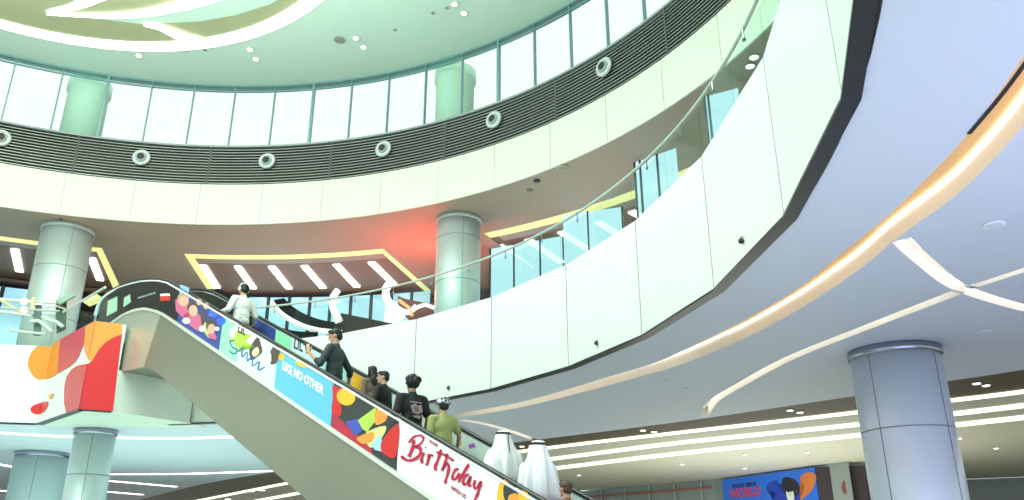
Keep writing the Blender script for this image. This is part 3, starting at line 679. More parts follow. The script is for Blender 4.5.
# balloons and blobs on the charcoal section
pxpoly([(333, 385), (345, 390), (345, 404), (334, 403)], c_red, .003); pxellipse(347, 397, 9.5, 8.5, c_yel, .006, .4)
pxpoly([(334, 402), (342, 406), (341, 416), (333, 412)], c_red, .005, True); pxpoly([(333, 411), (350, 428), (372, 446), (374, 458), (352, 446), (333, 430)], plain('banner_wine', (.45, .02, .05)), .004)
pxpoly([(346, 422), (358, 419), (364, 430), (356, 436)], plain('banner_blue_patch', (.05, .08, .45)), .006); pxpoly([(358, 421), (376, 408), (380, 416), (368, 432), (362, 428)], c_lime, .0055)
pxpoly([(376, 410), (386, 412), (389, 419), (377, 425)], c_org, .007, True); pxpoly([(366, 434), (386, 426), (384, 436), (372, 448)], plain('banner_yellow_green', (.70, .80, .25)), .0065, True)
pxpoly([(358, 438), (374, 432), (374, 441), (364, 444)], c_org, .0075, True); pxpoly([(372, 444), (382, 434), (384, 452), (376, 450)], plain('banner_light_blue', (.35, .70, .90)), .008)
pxpoly([(382, 444), (388, 434), (399, 424), (400, 440), (396, 458), (384, 453)], c_red, .009, True)
pxellipse(392, 420, 4.5, 6.5, c_dark, .0085, .3)
# Birthday, brush script
def bstroke(zp, r=1.1): script([(400+x/5, 400+y/5) for x, y in zp], r*1.45, c_crim, dep=.01)
bstroke([(75, 200), (68, 240), (50, 285)], 1.25)                                            # B stem
bstroke([(48, 215), (75, 185), (110, 178), (122, 195), (105, 222), (75, 235)], .75)
bstroke([(75, 235), (103, 240), (108, 262), (90, 290), (50, 304), (18, 288), (22, 284)], 1.15)
bstroke([(125, 262), (117, 285), (112, 308), (122, 312)], 1.0); bstroke([(132, 236), (135, 240)], 1.0)   # i
bstroke([(150, 270), (147, 300), (138, 328)], 1.0); bstroke([(148, 292), (160, 276), (172, 280)], .8)    # r
bstroke([(212, 248), (195, 300), (180, 340), (190, 350)], 1.1)                              # t
bstroke([(188, 262), (215, 270), (245, 285), (275, 305)], .85)                              # crossbar
bstroke([(243, 268), (232, 310), (215, 355)], 1.0); bstroke([(220, 345), (240, 318), (250, 332), (244, 370), (232, 408), (240, 412)], 1.0)   # h
bstroke([(300, 345), (283, 350), (268, 378), (272, 398), (288, 392), (303, 365)], .95); bstroke([(350, 322), (325, 362), (303, 400), (305, 412)], 1.1)  # d
bstroke([(352, 375), (336, 378), (322, 405), (328, 424), (345, 412), (358, 385)], .95); bstroke([(360, 380), (350, 415), (352, 430), (362, 428)], .95)    # a
bstroke([(382, 400), (375, 425), (380, 442), (395, 435), (408, 410)], .95); bstroke([(412, 405), (400, 450), (385, 490), (378, 500)], 1.0)              # y
text_on('YOUR', pt(430, 442.5, .008), DV, VUP, .07, c_crim, BAN, shear=.2); text_on('WITH US', pt(452, 489.5, .008), DV, VUP, .075, c_crim, BAN)
# end of the banner
pxpoly([(500, 484), (507, 480), (510, 492), (506, 500), (498, 500)], c_yel, .005, True); pxpoly([(505, 486), (513, 484), (519, 492), (516, 500), (506, 500)], c_dark, .007, True)
pxpoly([(519, 492), (528, 492), (530, 505), (518, 504)], c_yel, .006, True); pxpoly([(510, 496), (518, 494), (518, 506), (510, 506)], c_org, .0085, True)

# inner face of the far balustrade prints
FAR = empty('inner_banner'); FAR.parent = ESC
NF = WID-.045
def farpoly(pxs, m, dep=.002):
    bm = BM(); v = []
    for x, y in pxs:
        u, h = esc_uv(x, y, NF); v.append(E_(u, NF-dep, min(max(h, ct(u)+.02), hr(u)-.05)))
    poly_prism(bm, v, Vector((EN.x, EN.y, 0))*.001); bmesh.ops.triangulate(bm, faces=bm.faces); return eobj('print', bm, m, FAR)
def farsec(px0, px1, m):
    u0, u1 = esc_uv(*px0, NF)[0], esc_uv(*px1, NF)[0]; us = fr(u0, u1, 10); bm = BM()
    pts = [E_(u, NF, ct(u)+.02) for u in us]+[E_(u, NF, hr(u)-.055) for u in reversed(us)]
    poly_prism(bm, pts, Vector((EN.x, EN.y, 0))*-.001); bmesh.ops.triangulate(bm, faces=bm.faces); return eobj('banner_section', bm, m, FAR)
farsec((140, 262), (256, 318), c_black); farsec((256, 318), (276, 330), c_photo); farsec((276, 330), (292, 340), c_mint); farsec((292, 340), (322, 360), c_pale)
farsec((322, 360), (352, 372), plain('far_banner_teal', (.35, .68, .62))); farsec((352, 374), (368, 384), c_yel); farsec((368, 384), (392, 398), c_dark); farsec((392, 398), (570, 500), plain('far_banner_white', (.62, .72, .68)))
v_u, v_h = esc_uv(293.5, 347.5, NF); text_on("LIL' A", E_(v_u, NF-.004, v_h), Vector((ED.x, ED.y, -.42)).normalized(), VUP, .30, c_hair, FAR, bold=.02)
farpoly([(468, 445), (474, 443), (476, 447), (470, 449)], plain('purple_mark', (.35, .1, .45))); farpoly([(457, 441), (462, 441), (462, 446), (458, 446)], plain('olive_mark', (.55, .5, .2)))

# ================================================================== POSTER
pa_, pb_ = Vector((8.12, 33.85, 0)), Vector((10.75, 28.75, 0))
pn = Vector((-(pb_-pa_).y, (pb_-pa_).x, 0)).normalized(); pn = -pn if pn.dot(-pa_) < 0 else pn
PO = empty('poster', (pa_.x, pa_.y, .5+EYE)); tag(PO, 'big blue event poster on the far wall left of the blue column', 'poster')
pinv = Matrix.Translation(-PO.location)
bo = pa_+pn*.12
q1 = PL(722, 480, bo, pn); q2 = PL(816, 480, bo, pn)
bm = BM(); z0, z1 = .6+EYE, 3.26+EYE
poly_prism(bm, [Vector((q1.x, q1.y, z0)), Vector((q2.x, q2.y, z0)), Vector((q2.x, q2.y, z1)), Vector((q1.x, q1.y, z1))], -pn*.08); bm.transform(pinv); obj('board', fix(bm), mat('poster_blue', (.02, .16, .75), .35, emis=(.02, .16, .75), estr=.12), PO)
pr = (q2-q1).normalized() if abs(q2.z-q1.z) < .001 else Vector((q2.x-q1.x, q2.y-q1.y, 0)).normalized()
def ptx(px, py): return PL(px, py, bo+pn*.006, pn)
for txt, px, py, sz, m in (('ANGRY BIRDS', 732, 488.5, .21, plain('poster_navy', (.02, .02, .12))), ('WORLD', 730, 498.5, .46, plain('poster_red', (.8, .04, .06)))):
    o = text_on(txt, ptx(px, py), pr, VUP, sz, m, PO, bold=.03, inverse=False); o.data.transform(pinv)
def popoly(pxs, m, dep):
    v = [PL(x, y, bo+pn*dep, pn) for x, y in cr(pxs)]; bm = BM(); poly_prism(bm, v, -pn*.003); bmesh.ops.triangulate(bm, faces=bm.faces); bm.transform(pinv); obj('print', fix(bm), m, PO)
popoly([(766, 488), (770, 482), (777, 481), (780, 489), (790, 484), (800, 492), (798, 505), (772, 505), (776, 494), (770, 490)], plain('poster_royal', (.02, .06, .55)), .008)
popoly([(782, 480), (788, 477), (796, 481), (800, 490), (792, 500), (784, 494)], plain('poster_black', (.02, .02, .03)), .012)
popoly([(800, 478), (808, 472), (816, 476), (812, 490), (800, 500), (804, 488)], plain('poster_orange', (.75, .22, .05)), .01)
popoly([(786, 491), (790, 495), (793, 491), (794, 500), (788, 500)], c_white, .016)
# second, dark poster panel
P2 = empty('poster', (11.2, 28.2, .5+EYE)); tag(P2, 'narrow dark poster round the corner, touching the blue column edge', 'poster')
r1 = PL(817, 480, bo, pn); bm = BM(); r2 = PD(866, 480, math.hypot(r1.x, r1.y)-.4)
poly_prism(bm, [Vector((r1.x, r1.y, z0)), Vector((r2.x, r2.y, z0)), Vector((r2.x, r2.y, z1-.05)), Vector((r1.x, r1.y, z1))], -pn*.06); bm.transform(Matrix.Translation(-P2.location)); obj('board', fix(bm), plain('poster_dark', (.045, .03, .04), .4), P2)
bm = BM(); dd = math.hypot(r1.x, r1.y)-.5
for zz, mm in (((846, 481, 9, 12), .1),):
    pts = [PD(zz[0]+zz[2]*.5*math.cos(t), zz[1]+zz[3]*.6*math.sin(t)+6, dd) for t in [2*math.pi*k/14 for k in range(14)]]
    poly_prism(bm, pts, -pn*.05)
bm.transform(Matrix.Translation(-P2.location)); obj('print', fix(bm), plain('poster_brown', (.25, .08, .06)), P2)

# ================================================================== GALLERY SHOPS
SHOPG = mat('lit_blue_shop_glass', (.35, .62, .75), .15, emis=(.35, .78, .95), estr=.55, noise=.12, nscale=.6)
SHOPGW = mat('lit_pale_shop_glass', (.5, .75, .85), .15, emis=(.60, .92, 1.0), estr=.62, noise=.1, nscale=.5)
DARKSHOP = mat('dark_shop_interior', (.035, .022, .018), .7, spec=.1)
sw_ = struct('wall_gallery_shops')
def swall(r, a0, a1, h0, h1, m, nm='shop_wall', n=10, th=.1):
    bm = BM(); arc_solid(bm, C3, [(r, h0), (r+th, h0), (r+th, h1), (r, h1)], a0, a1, n); o = obj(nm, fix(bm), m, sw_); o['kind'] = 'structure'; return o
swall(22.2, -20, 142, 5.2, 10.3, DARKSHOP, n=60)
swall(21.9, -20, 142, 9.88, 10.0, plain('bulkhead_brown', (.22, .16, .12), .5), 'bulkhead', 60, .3)
DMUL = plain('shop_mullion_dark', (.03, .05, .07), .4)
def shopfront(r, a0, a1, n, h1, m, mm=DMUL):
    for k in range(n):
        b0 = a0+(a1-a0)*k/n; b1 = a0+(a1-a0)*(k+1)/n; g = .18
        swall(r, b0+g, b1-g, 5.3, h1-.05, m, 'shop_glass', 3, .03)
        swall(r-.03, b1-g*.5, b1+g*.5, 5.2, h1, mm, 'shop_mullion', 1, .1)
shopfront(21.5, 74.5, 96, 10, 9.9, SHOPG)
shopfront(21.5, 111.5, 136, 10, 9.6, SHOPG)
shopfront(21.2, 66, 74, 3, 8.6, plain('violet_shop_glass', (.22, .16, .30), .2))
# right-hand shops come forward to the walkway: bright see-through glazing
def glowglass(name, col, e, t):
    m = bpy.data.materials.new(name); m.use_nodes = True; n = m.node_tree; n.nodes.clear(); o = n.nodes.new('ShaderNodeOutputMaterial')
    tr = n.nodes.new('ShaderNodeBsdfTransparent'); em = n.nodes.new('ShaderNodeEmission'); em.inputs[0].default_value = (*col, 1); em.inputs[1].default_value = e
    ad = n.nodes.new('ShaderNodeMixShader'); ad.inputs[0].default_value = t; n.links.new(tr.outputs[0], ad.inputs[1]); n.links.new(em.outputs[0], ad.inputs[2]); n.links.new(ad.outputs[0], o.inputs[0]); return m
SG1 = glowglass('lit_shop_glazing', (.60, .93, 1.0), 1.15, .72)
def shopbox(tl, tr_, mull, h=9.92):
    p, q = P(*tl, h), P(*tr_, h); bm = BM(); v = Vector((p.x, p.y, 0)).normalized()*.04
    lo = Vector((0, 0, 5.2-h)); poly_prism(bm, [p, q, q+lo, p+lo], v); o = obj('shop_glass', fix(bm), SG1, sw_); o['kind'] = 'structure'
    for t in mull:
        c = p.lerp(q, t)-v; bm = BM(); box(bm, c+lo/2, (.045, .045, h-5.2), math.atan2(q.y-p.y, q.x-p.x)); o = obj('shop_mullion', bm, DMUL, sw_); o['kind'] = 'structure'
shopbox((490, 249), (562, 236), (0.005, .34, .70)); shopbox((563, 215), (622, 207), (.42, .995)); shopbox((634, 163), (676, 148), (.01, .14, .55)); shopbox((704, 97), (738, 88), (.01, .12))
shopfront(20.9, 49.5, 56.2, 3, 9.2, plain('brown_shop_glass', (.26, .13, .09), .2))
shopfront(20.9, 10, 31, 6, 9.6, plain('green_shop_glass', (.16, .30, .26), .2))
swall(17.0, 61.0, 64.2, 5.2, 6.55, DARKSHOP, 'shop_plinth', 4, .1)

# glowing red/white shop sign behind the railing
def tubepx(e, name, pxs, D, r, m):
    if isinstance(r, list):
        k = len(smoothpts(pxs, 5)); rr = [r[0]+(r[1]-r[0])*i/(k-1) for i in range(k)]
    else: rr = r
    bm = BM(); tube(bm, [PD(p.x, p.y, D) for p in smoothpts(pxs, 5)], rr, 8); bm.transform(Matrix.Translation(-e.location)); return obj(name, fix(bm), m, e, smooth=True)
SG = empty('shop_sign', PD(400, 322, 24.5)); tag(SG, 'glowing white and orange curled sign on dark board left of the middle column', 'sign')
SIGNW = emat('sign_white', (1, .93, .85), 2.4); SIGNO = emat('sign_orange', (1, .40, .10), 1.3)
tubepx(SG, 'sign_stroke', [(391, 283), (386, 289), (387, 299), (394, 306), (402, 311), (409, 312), (416, 306)], 24.5, [.13, .07], SIGNW)
tubepx(SG, 'sign_stroke', [(399, 300), (404, 304), (410, 309), (412, 316)], 24.45, .05, SIGNO)
tubepx(SG, 'sign_stroke', [(412, 311), (418, 307), (426, 305), (434, 308)], 24.45, .055, SIGNW)
tubepx(SG, 'sign_stroke', [(394, 305), (396, 313), (404, 317)], 24.5, .12, SIGNW)
def blob(e, name, pxs, D, m, th=.15):
    pts = [PD(x, y, D) for x, y in pxs]; v = Vector((pts[0].x, pts[0].y, 0)).normalized()*th; bm = BM(); poly_prism(bm, pts, v); bmesh.ops.triangulate(bm, faces=bm.faces); bm.transform(Matrix.Translation(-e.location)); return obj(name, fix(bm), m, e)
blob(SG, 'sign_board', [(398, 296), (404, 299), (416, 303), (434, 303), (436, 318), (420, 322), (408, 318), (398, 306)], 24.75, plain('sign_board_dark', (.16, .03, .02)))
blob(SG, 'panel', [(386, 302), (396, 302), (400, 322), (384, 322)], 24.8, mat('lit_sign_panel', (.8, .8, .8), emis=(.85, .95, 1), estr=.8), .1)
# curved kiosk canopy: black band edged white, white arch
KI = empty('kiosk_canopy', PD(300, 318, 23.6)); tag(KI, 'black curved kiosk canopy with white edges behind the parapet', 'canopy')
def ribbonpx(e, name, top, bot, D, m, th=.25):
    t, b = smoothpts(top, 5), smoothpts(bot, 5); bm = BM(); n = len(t)
    for i in range(n-1):
        q = [PD(t[i].x, t[i].y, D), PD(t[i+1].x, t[i+1].y, D), PD(b[i+1].x, b[i+1].y, D), PD(b[i].x, b[i].y, D)]
        v = Vector((q[0].x, q[0].y, 0)).normalized()*th; poly_prism(bm, q, v)
    bmesh.ops.remove_doubles(bm, verts=bm.verts, dist=1e-4); bm.transform(Matrix.Translation(-e.location)); return obj(name, fix(bm), m, e)
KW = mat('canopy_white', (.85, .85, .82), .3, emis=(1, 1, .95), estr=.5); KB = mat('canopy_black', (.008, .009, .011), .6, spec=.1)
ribbonpx(KI, 'fascia', [(284, 298), (292, 306), (305, 314), (322, 320), (342, 323)], [(274, 300), (284, 312), (300, 322), (318, 328), (342, 330)], 23.6, KB)
ribbonpx(KI, 'edge_trim', [(272, 299), (282, 311), (299, 321.5), (318, 327.5), (342, 330)], [(270, 302), (281, 314), (298, 324.5), (318, 330.5), (342, 333)], 23.55, KW)
ribbonpx(KI, 'lower_fascia', [(262, 318), (280, 327), (296, 331), (318, 332)], [(262, 330), (280, 336), (296, 339), (318, 338)], 23.65, KB)
tubepx(KI, 'arch', [(338, 290), (333, 298), (333, 307), (337, 317), (339, 322)], 23.5, [.10, .12], KW)
blob(KI, 'counter', [(341, 313), (360, 317), (390, 323), (390, 330), (341, 338)], 23.7, DARKSHOP, .3)
# dark shop canopy just left of the far handrail top
tb = empty('cafe_frame', PD(30, 320, 25.5)); tag(tb, 'white bar framework of a cafe stand behind the far left railing', 'frame')
CW = plain('cafe_white', (.75, .80, .72), .4); CY = plain('cafe_yellow', (.70, .66, .35), .5)
for pxs, r, m, nm in (([(-20, 297), (20, 301), (62, 303)], .07, CW, 'bar'), ([(0, 300), (12, 307), (22, 313)], .06, CY, 'brace'), ([(-10, 310), (12, 313), (31, 316)], .06, CW, 'bar'), ([(10, 330), (25, 332), (45, 334)], .06, CW, 'bar'), ([(34, 298), (33, 304), (33, 310)], .10, CY, 'post'), ([(30, 322), (38, 321), (44, 325), (52, 332)], .09, CW, 'brace'), ([(42, 316), (48, 320), (56, 322), (63, 327)], .09, CW, 'brace'), ([(46, 307), (56, 306), (65, 309)], .05, CW, 'bar')):
    r *= .6; tubepx(tb, nm, pxs, 24.6 if nm != 'post' else 24.55, r, m)
blob(tb, 'panel', [(34, 304), (42, 305), (41, 334), (34, 334)], 24.7, plain('cafe_grey', (.12, .18, .18)), .2)
blob(tb, 'panel', [(56, 303), (67, 299), (66, 328), (57, 332)], 24.7, plain('cafe_green', (.05, .10, .07)), .2)
blob(tb, 'shelf', [(56, 300), (72, 292), (76, 295), (60, 304)], 24.4, plain('cafe_pale_green', (.30, .48, .38)), .2)
for i, (x, y) in enumerate(((24, 301.5), (24, 310), (38, 304))):
    bm = BM(); bmesh.ops.create_uvsphere(bm, u_segments=12, v_segments=8, radius=.09); p = PD(x, y, 25.2); bmesh.ops.translate(bm, vec=p, verts=bm.verts)
    tag(obj('globe_lamp', fix(bm), LED, smooth=True), 'small white globe lamp in the cafe at far left, %s' % ('upper one', 'lower one', 'one beside the pale post')[i], 'lamp', 'cafe globe lamps')
YB = PD(88, 298, 22.5); bm = BM(); poly_prism(bm, [PD(81, 300, 22.5), PD(97, 294, 22.5), PD(98, 297.5, 22.5), PD(84, 303, 22.5)], Vector((0, .3, 0))); tag(obj('light_box', fix(bm), LEDY), 'small yellow light box left of the escalator handrail end', 'light')
# monitor-like dark canopy behind the far handrail top
bm = BM(); pts = [PD(x, y, 21.8) for x, y in cr([(196, 292), (212, 289), (226, 292), (240, 302), (250, 312), (246, 322), (226, 318), (205, 306)])]
poly_prism(bm, pts, Vector((.1, .5, 0))); tag(obj('bin_hood', fix(bm), KB), 'rounded black hood behind the upper end of the escalator', 'hood')

# ================================================================== AIR NOZZLES
for i, a in enumerate([116.9, 101.5, 86.1, 70.7, 55.4, 39.8]):
    p = pol(C3, R3-.06, a, 12.15); e = empty('air_nozzle', p, math.radians(a+180))
    tag(e, 'round silver air nozzle in the dark louvre band, %s from the left' % ORD[i], 'air nozzle', 'air nozzles in the louvre band')
    bm = BM(); lathe(bm, [(.16, 0), (.27, 0), (.27, .03), (.25, .06), (.16, .06)], 28); bm.transform(Matrix.Rotation(math.pi/2, 4, 'Y')); obj('flange', fix(bm), plain('nozzle_silver', (.55, .62, .62), .3), e)
    bm = BM(); lathe(bm, [(.17, .02), (.165, .08), (.13, .12), (.10, .12)], 28); bm.transform(Matrix.Rotation(math.pi/2, 4, 'Y')); obj('nozzle', fix(bm), plain('nozzle_ring', (.35, .40, .42), .3), e)
    bm = BM(); lathe(bm, [(.10, .10), (.11, .123)], 28); bm.transform(Matrix.Rotation(math.pi/2, 4, 'Y')); obj('opening', fix(bm), BLACK, e)

# ================================================================== DOWNLIGHTS, SPEAKERS
def downlight(px, py, h, r, label, group, m=LED, name='downlight', cat='ceiling light', rimm=None):
    p = P(px, py, h); e = empty(name, p); tag(e, label, cat, group)
    bm = BM(); lathe(bm, [(r*.78, -.015), (r, -.012), (r, 0)], 20); obj('rim', fix(bm), rimm or plain('rim_white', (.8, .82, .8)), e)
    bm = BM(); lathe(bm, [(r*.70, -.022), (r*.76, -.014)], 20); obj('lens' if m in (LED,) else 'cover', fix(bm), m, e)
HOT = LED
for x, y, lb in ((250, 49.5, 'upper of the two spots left of the ceiling speaker'), (256, 59, 'lower of the two spots left of the ceiling speaker'), (356, 38, 'upper of the two spots right of the ceiling speaker'), (363.5, 47, 'lower of the two spots right of the ceiling speaker'), (454.5, 4, 'upper of the two spots at the top of the mint ceiling'), (464, 13, 'lower of the two spots at the top of the mint ceiling'), (139, 55.5, 'single spot under the left part of the glowing ring')):
    downlight(x, y, 15.18, .11, lb, 'spots in the atrium ceiling')
GREYR = plain('speaker_grey', (.30, .36, .34))
downlight(339.5, 40, 15.18, .17, 'grey round ceiling speaker between the two spot pairs', 'none', GREYR, 'ceiling_speaker', 'speaker', GREYR)
for x, y, lb in ((187, 50, 'left tiny sensor under the glowing ring'), (205, 50, 'right tiny sensor under the glowing ring'), (433, 13, 'tiny grey sensor left of the topmost spots'), (447, 8, 'tiny black sensor touching the topmost spots'), (395, 30, 'faint sensor right of the ceiling speaker')):
    downlight(x, y, 15.18, .06, lb, 'small sensors in the atrium ceiling', GREYR, 'ceiling_sensor', 'sensor', GREYR)
# gallery ceiling devices
downlight(563, 168, 9.98, .17, 'round chrome-rimmed speaker in the taupe gallery ceiling', 'x', plain('taupe_cover', (.35, .33, .28)), 'ceiling_speaker', 'speaker', plain('olive_rim', (.55, .55, .42)))
downlight(537, 181, 9.98, .10, 'small black dome sensor in the taupe gallery ceiling', 'x', BLACK, 'ceiling_sensor', 'sensor', BLACK)
downlight(530, 190.5, 9.98, .09, 'small grey sensor just below the black dome sensor', 'x', plain('grey_cover', (.22, .20, .18)), 'ceiling_sensor', 'sensor', plain('grey_rim', (.25, .22, .2)))
downlight(61, 219, 9.98, .05, 'tiny dark camera above the far left gallery column', 'x', BLACK, 'security_camera', 'camera', BLACK)
for x, y, lb in ((754, 57, 'right downlight seen through the glass at upper right'), (750, 66, 'left downlight seen through the glass at upper right')):
    downlight(x, y, 9.98, .11, lb, 'downlights behind the upper right railing')
# ground level ceiling devices
WC = plain('white_grille', (.66, .70, .80))
downlight(994.5, 224, 3.325, .11, 'oval looking white ceiling speaker above the slot crossing', 'x', WC, 'ceiling_speaker', 'speaker', plain('white_rim', (.85, .87, .95)))
downlight(984, 331, 3.325, .12, 'pale ceiling speaker right of the blue column', 'x', WC, 'ceiling_speaker', 'speaker', WC)
downlight(686, 388.5, 3.325, .08, 'small round white detector left of the hooked slot', 'x', WC, 'smoke_detector', 'detector', plain('white_rim', (.85, .87, .95)))
downlight(665, 381, 3.325, .05, 'tiny flush sensor left of the round white detector', 'x', WC, 'ceiling_sensor', 'sensor', WC)
for x, y, lb in ((790, 410, 'left downlight of the pair in the brown border left of the blue column'), (800, 412, 'right downlight of the pair in the brown border left of the blue column'), (976.5, 383, 'left downlight of the pair in the brown border right of the blue column'), (986, 385, 'right downlight of the pair in the brown border right of the blue column'), (643, 430, 'left downlight of the pair above the start of the glowing coves'), (654, 431.5, 'right downlight of the pair above the start of the glowing coves'), (522, 446, 'downlight in the brown border beside the man in white')):
    downlight(x, y, 3.325, .09, lb, 'downlights in the brown ceiling border')
for x, y, lb in ((959, 438, 'downlight in the beige ceiling just right of the blue column'), (996, 448, 'upper downlight at the right edge of the beige ceiling'), (994, 480, 'lower downlight at the right edge of the beige ceiling'), (807, 452, 'downlight above the blue poster'), (745, 468, 'downlight above the left corner of the blue poster'), (682, 464, 'downlight in the beige ceiling left of the poster'), (579, 475, 'downlight in the beige ceiling near the men in white'), (745+0, 454, 'downlight near the farthest glowing cove')):
    downlight(x, y, 3.325, .09, lb, 'downlights in the beige ceiling')
for x, y, lb in ((251, 491, 'left downlight in the dark ceiling area beneath the escalator'), (262, 490, 'right downlight in the dark ceiling area beneath the escalator'), (228, 499, 'downlight at the bottom edge beneath the escalator')):
    downlight(x, y, 3.33, .2, lb, 'downlights beneath the escalator')
# small cctv cameras on the parapet
for i, (x, y) in enumerate(((596, 343), (448, 388), (741, 241))):
    p = None
    a_best = None
    for k in range(0, 9000):
        a_ = -20+k*.01
        # facet radius
        for q0, q1 in zip(pa, pa[1:]):
            if q0 <= a_ <= q1: am = (q0+q1)/2; r_ = RP*math.cos(math.radians((q1-q0)/2))/math.cos(math.radians(a_-am)); break
        else: continue
        w = pol(C2, r_-.03, a_, 0); d = ray(x, y)
        s = abs(math.atan2(d.x, d.y)-math.atan2(w.x, w.y))
        if a_best is None or s < a_best[0]: a_best = (s, w, math.hypot(w.x, w.y), d)
    s, w, D, d = a_best; z = d.z/math.hypot(d.x, d.y)*D+EYE
    e = empty('security_camera', (w.x, w.y, z)); tag(e, ('tiny camera on the parapet below the third panel joint right of the column', 'tiny camera low on the parapet above the people riding up', 'tiny camera on the parapet under the upper right railing')[i], 'camera', 'cameras on the parapet')
    bm = BM(); bmesh.ops.create_uvsphere(bm, u_segments=10, v_segments=6, radius=.035); obj('lens', fix(bm), BLACK, e); bm = BM(); box(bm, (.02, .02, .045), (.05, .05, .03), 0, .005); obj('mount', bm, plain('camera_grey', (.4, .45, .42)), e)

# ================================================================== PEOPLE
def ellip(bm, c, r, rot=None, seg=20):
    res = bmesh.ops.create_uvsphere(bm, u_segments=seg, v_segments=seg//2+2, radius=1); vs = res['verts']
    bmesh.ops.scale(bm, vec=r, verts=vs)
    if rot: bmesh.ops.rotate(bm, cent=(0, 0, 0), matrix=rot, verts=vs)
    bmesh.ops.translate(bm, vec=c, verts=vs)
def cap_(bm, a, b, ra, rb, seg=14):
    a, b = Vector(a), Vector(b); t = b-a; L = t.length
    if L < 1e-5: return
    prof = [(ra*math.sin(k*math.pi/8), -ra*math.cos(k*math.pi/8)) for k in range(1, 5)]+[(rb*math.cos(k*math.pi/8), L+rb*math.sin(k*math.pi/8)) for k in range(0, 4)]
    q = t.to_track_quat('Z', 'Y').to_matrix().to_4x4(); q.translation = a
    rings = [[bm.verts.new(q @ Vector((r*math.cos(2*math.pi*k/seg), r*math.sin(2*math.pi*k/seg), z))) for k in range(seg)] for r, z in prof]
    for A, B in zip(rings, rings[1:]):
        for k in range(seg): bm.faces.new((A[k], A[(k+1) % seg], B[(k+1) % seg], B[k]))
    bm.faces.new(rings[0][::-1]); bm.faces.new(rings[-1])
def fuse(name, bm, vox, m, parent, smooth=4):
    fix(bm); d = bpy.data.meshes.new('tmp'); bm.to_mesh(d); bm.free(); o = bpy.data.objects.new('tmp', d); COL.objects.link(o)
    r = o.modifiers.new('r', 'REMESH'); r.mode = 'VOXEL'; r.voxel_size = vox; r.use_smooth_shade = True
    s = o.modifiers.new('s', 'SMOOTH'); s.iterations = smooth; s.factor = .5
    me = bpy.data.meshes.new_from_object(o.evaluated_get(bpy.context.evaluated_depsgraph_get())); bpy.data.objects.remove(o); bpy.data.meshes.remove(d)
    me.name = name; me.materials.clear(); return obj(name, me, m, parent, smooth=True)
SK = [mat('skin_tan', (.56, .33, .22), .55, noise=.05), mat('skin_brown', (.42, .24, .16), .55, noise=.05)]
HAIR = mat('black_hair', (.012, .010, .010), .6, noise=.3, nscale=40)
HAIRB = mat('brown_hair', (.07, .035, .02), .6, noise=.3, nscale=40)
def hand(bm, w, d, pn, side, curl=.5, k=1.):
    w, d, pn = Vector(w), Vector(d).normalized(), Vector(pn).normalized(); sv = d.cross(pn).normalized()*side
    pc = w+d*.05
    rot = Matrix((sv, pn, d)).transposed()
    ellip(bm, w+d*.045, (.040, .017, .052), rot, 14)
    for i, (o_, L) in enumerate(((-.030, .062), (-.010, .076), (.011, .080), (.031, .070))):
        p = w+d*.082+sv*o_; dd = d.copy(); ax = dd.cross(pn).normalized()
        for s in range(3):
            dd = (Matrix.Rotation(curl*(.5+.35*s)*1.0, 3, ax) @ dd).normalized(); q = p+dd*L*(.44, .31, .25)[s]
            cap_(bm, p, q, .0098-.0008*s, .0090-.0008*s, 8); p = q
    p = w+d*.025+sv*.034; q = p+(d*.55+sv*.65+pn*.35).normalized()*.038; r = q+(d*.85+sv*.15+pn*.5).normalized()*.030
    cap_(bm, p, q, .013, .0105, 8); cap_(bm, q, r, .0105, .009, 8)
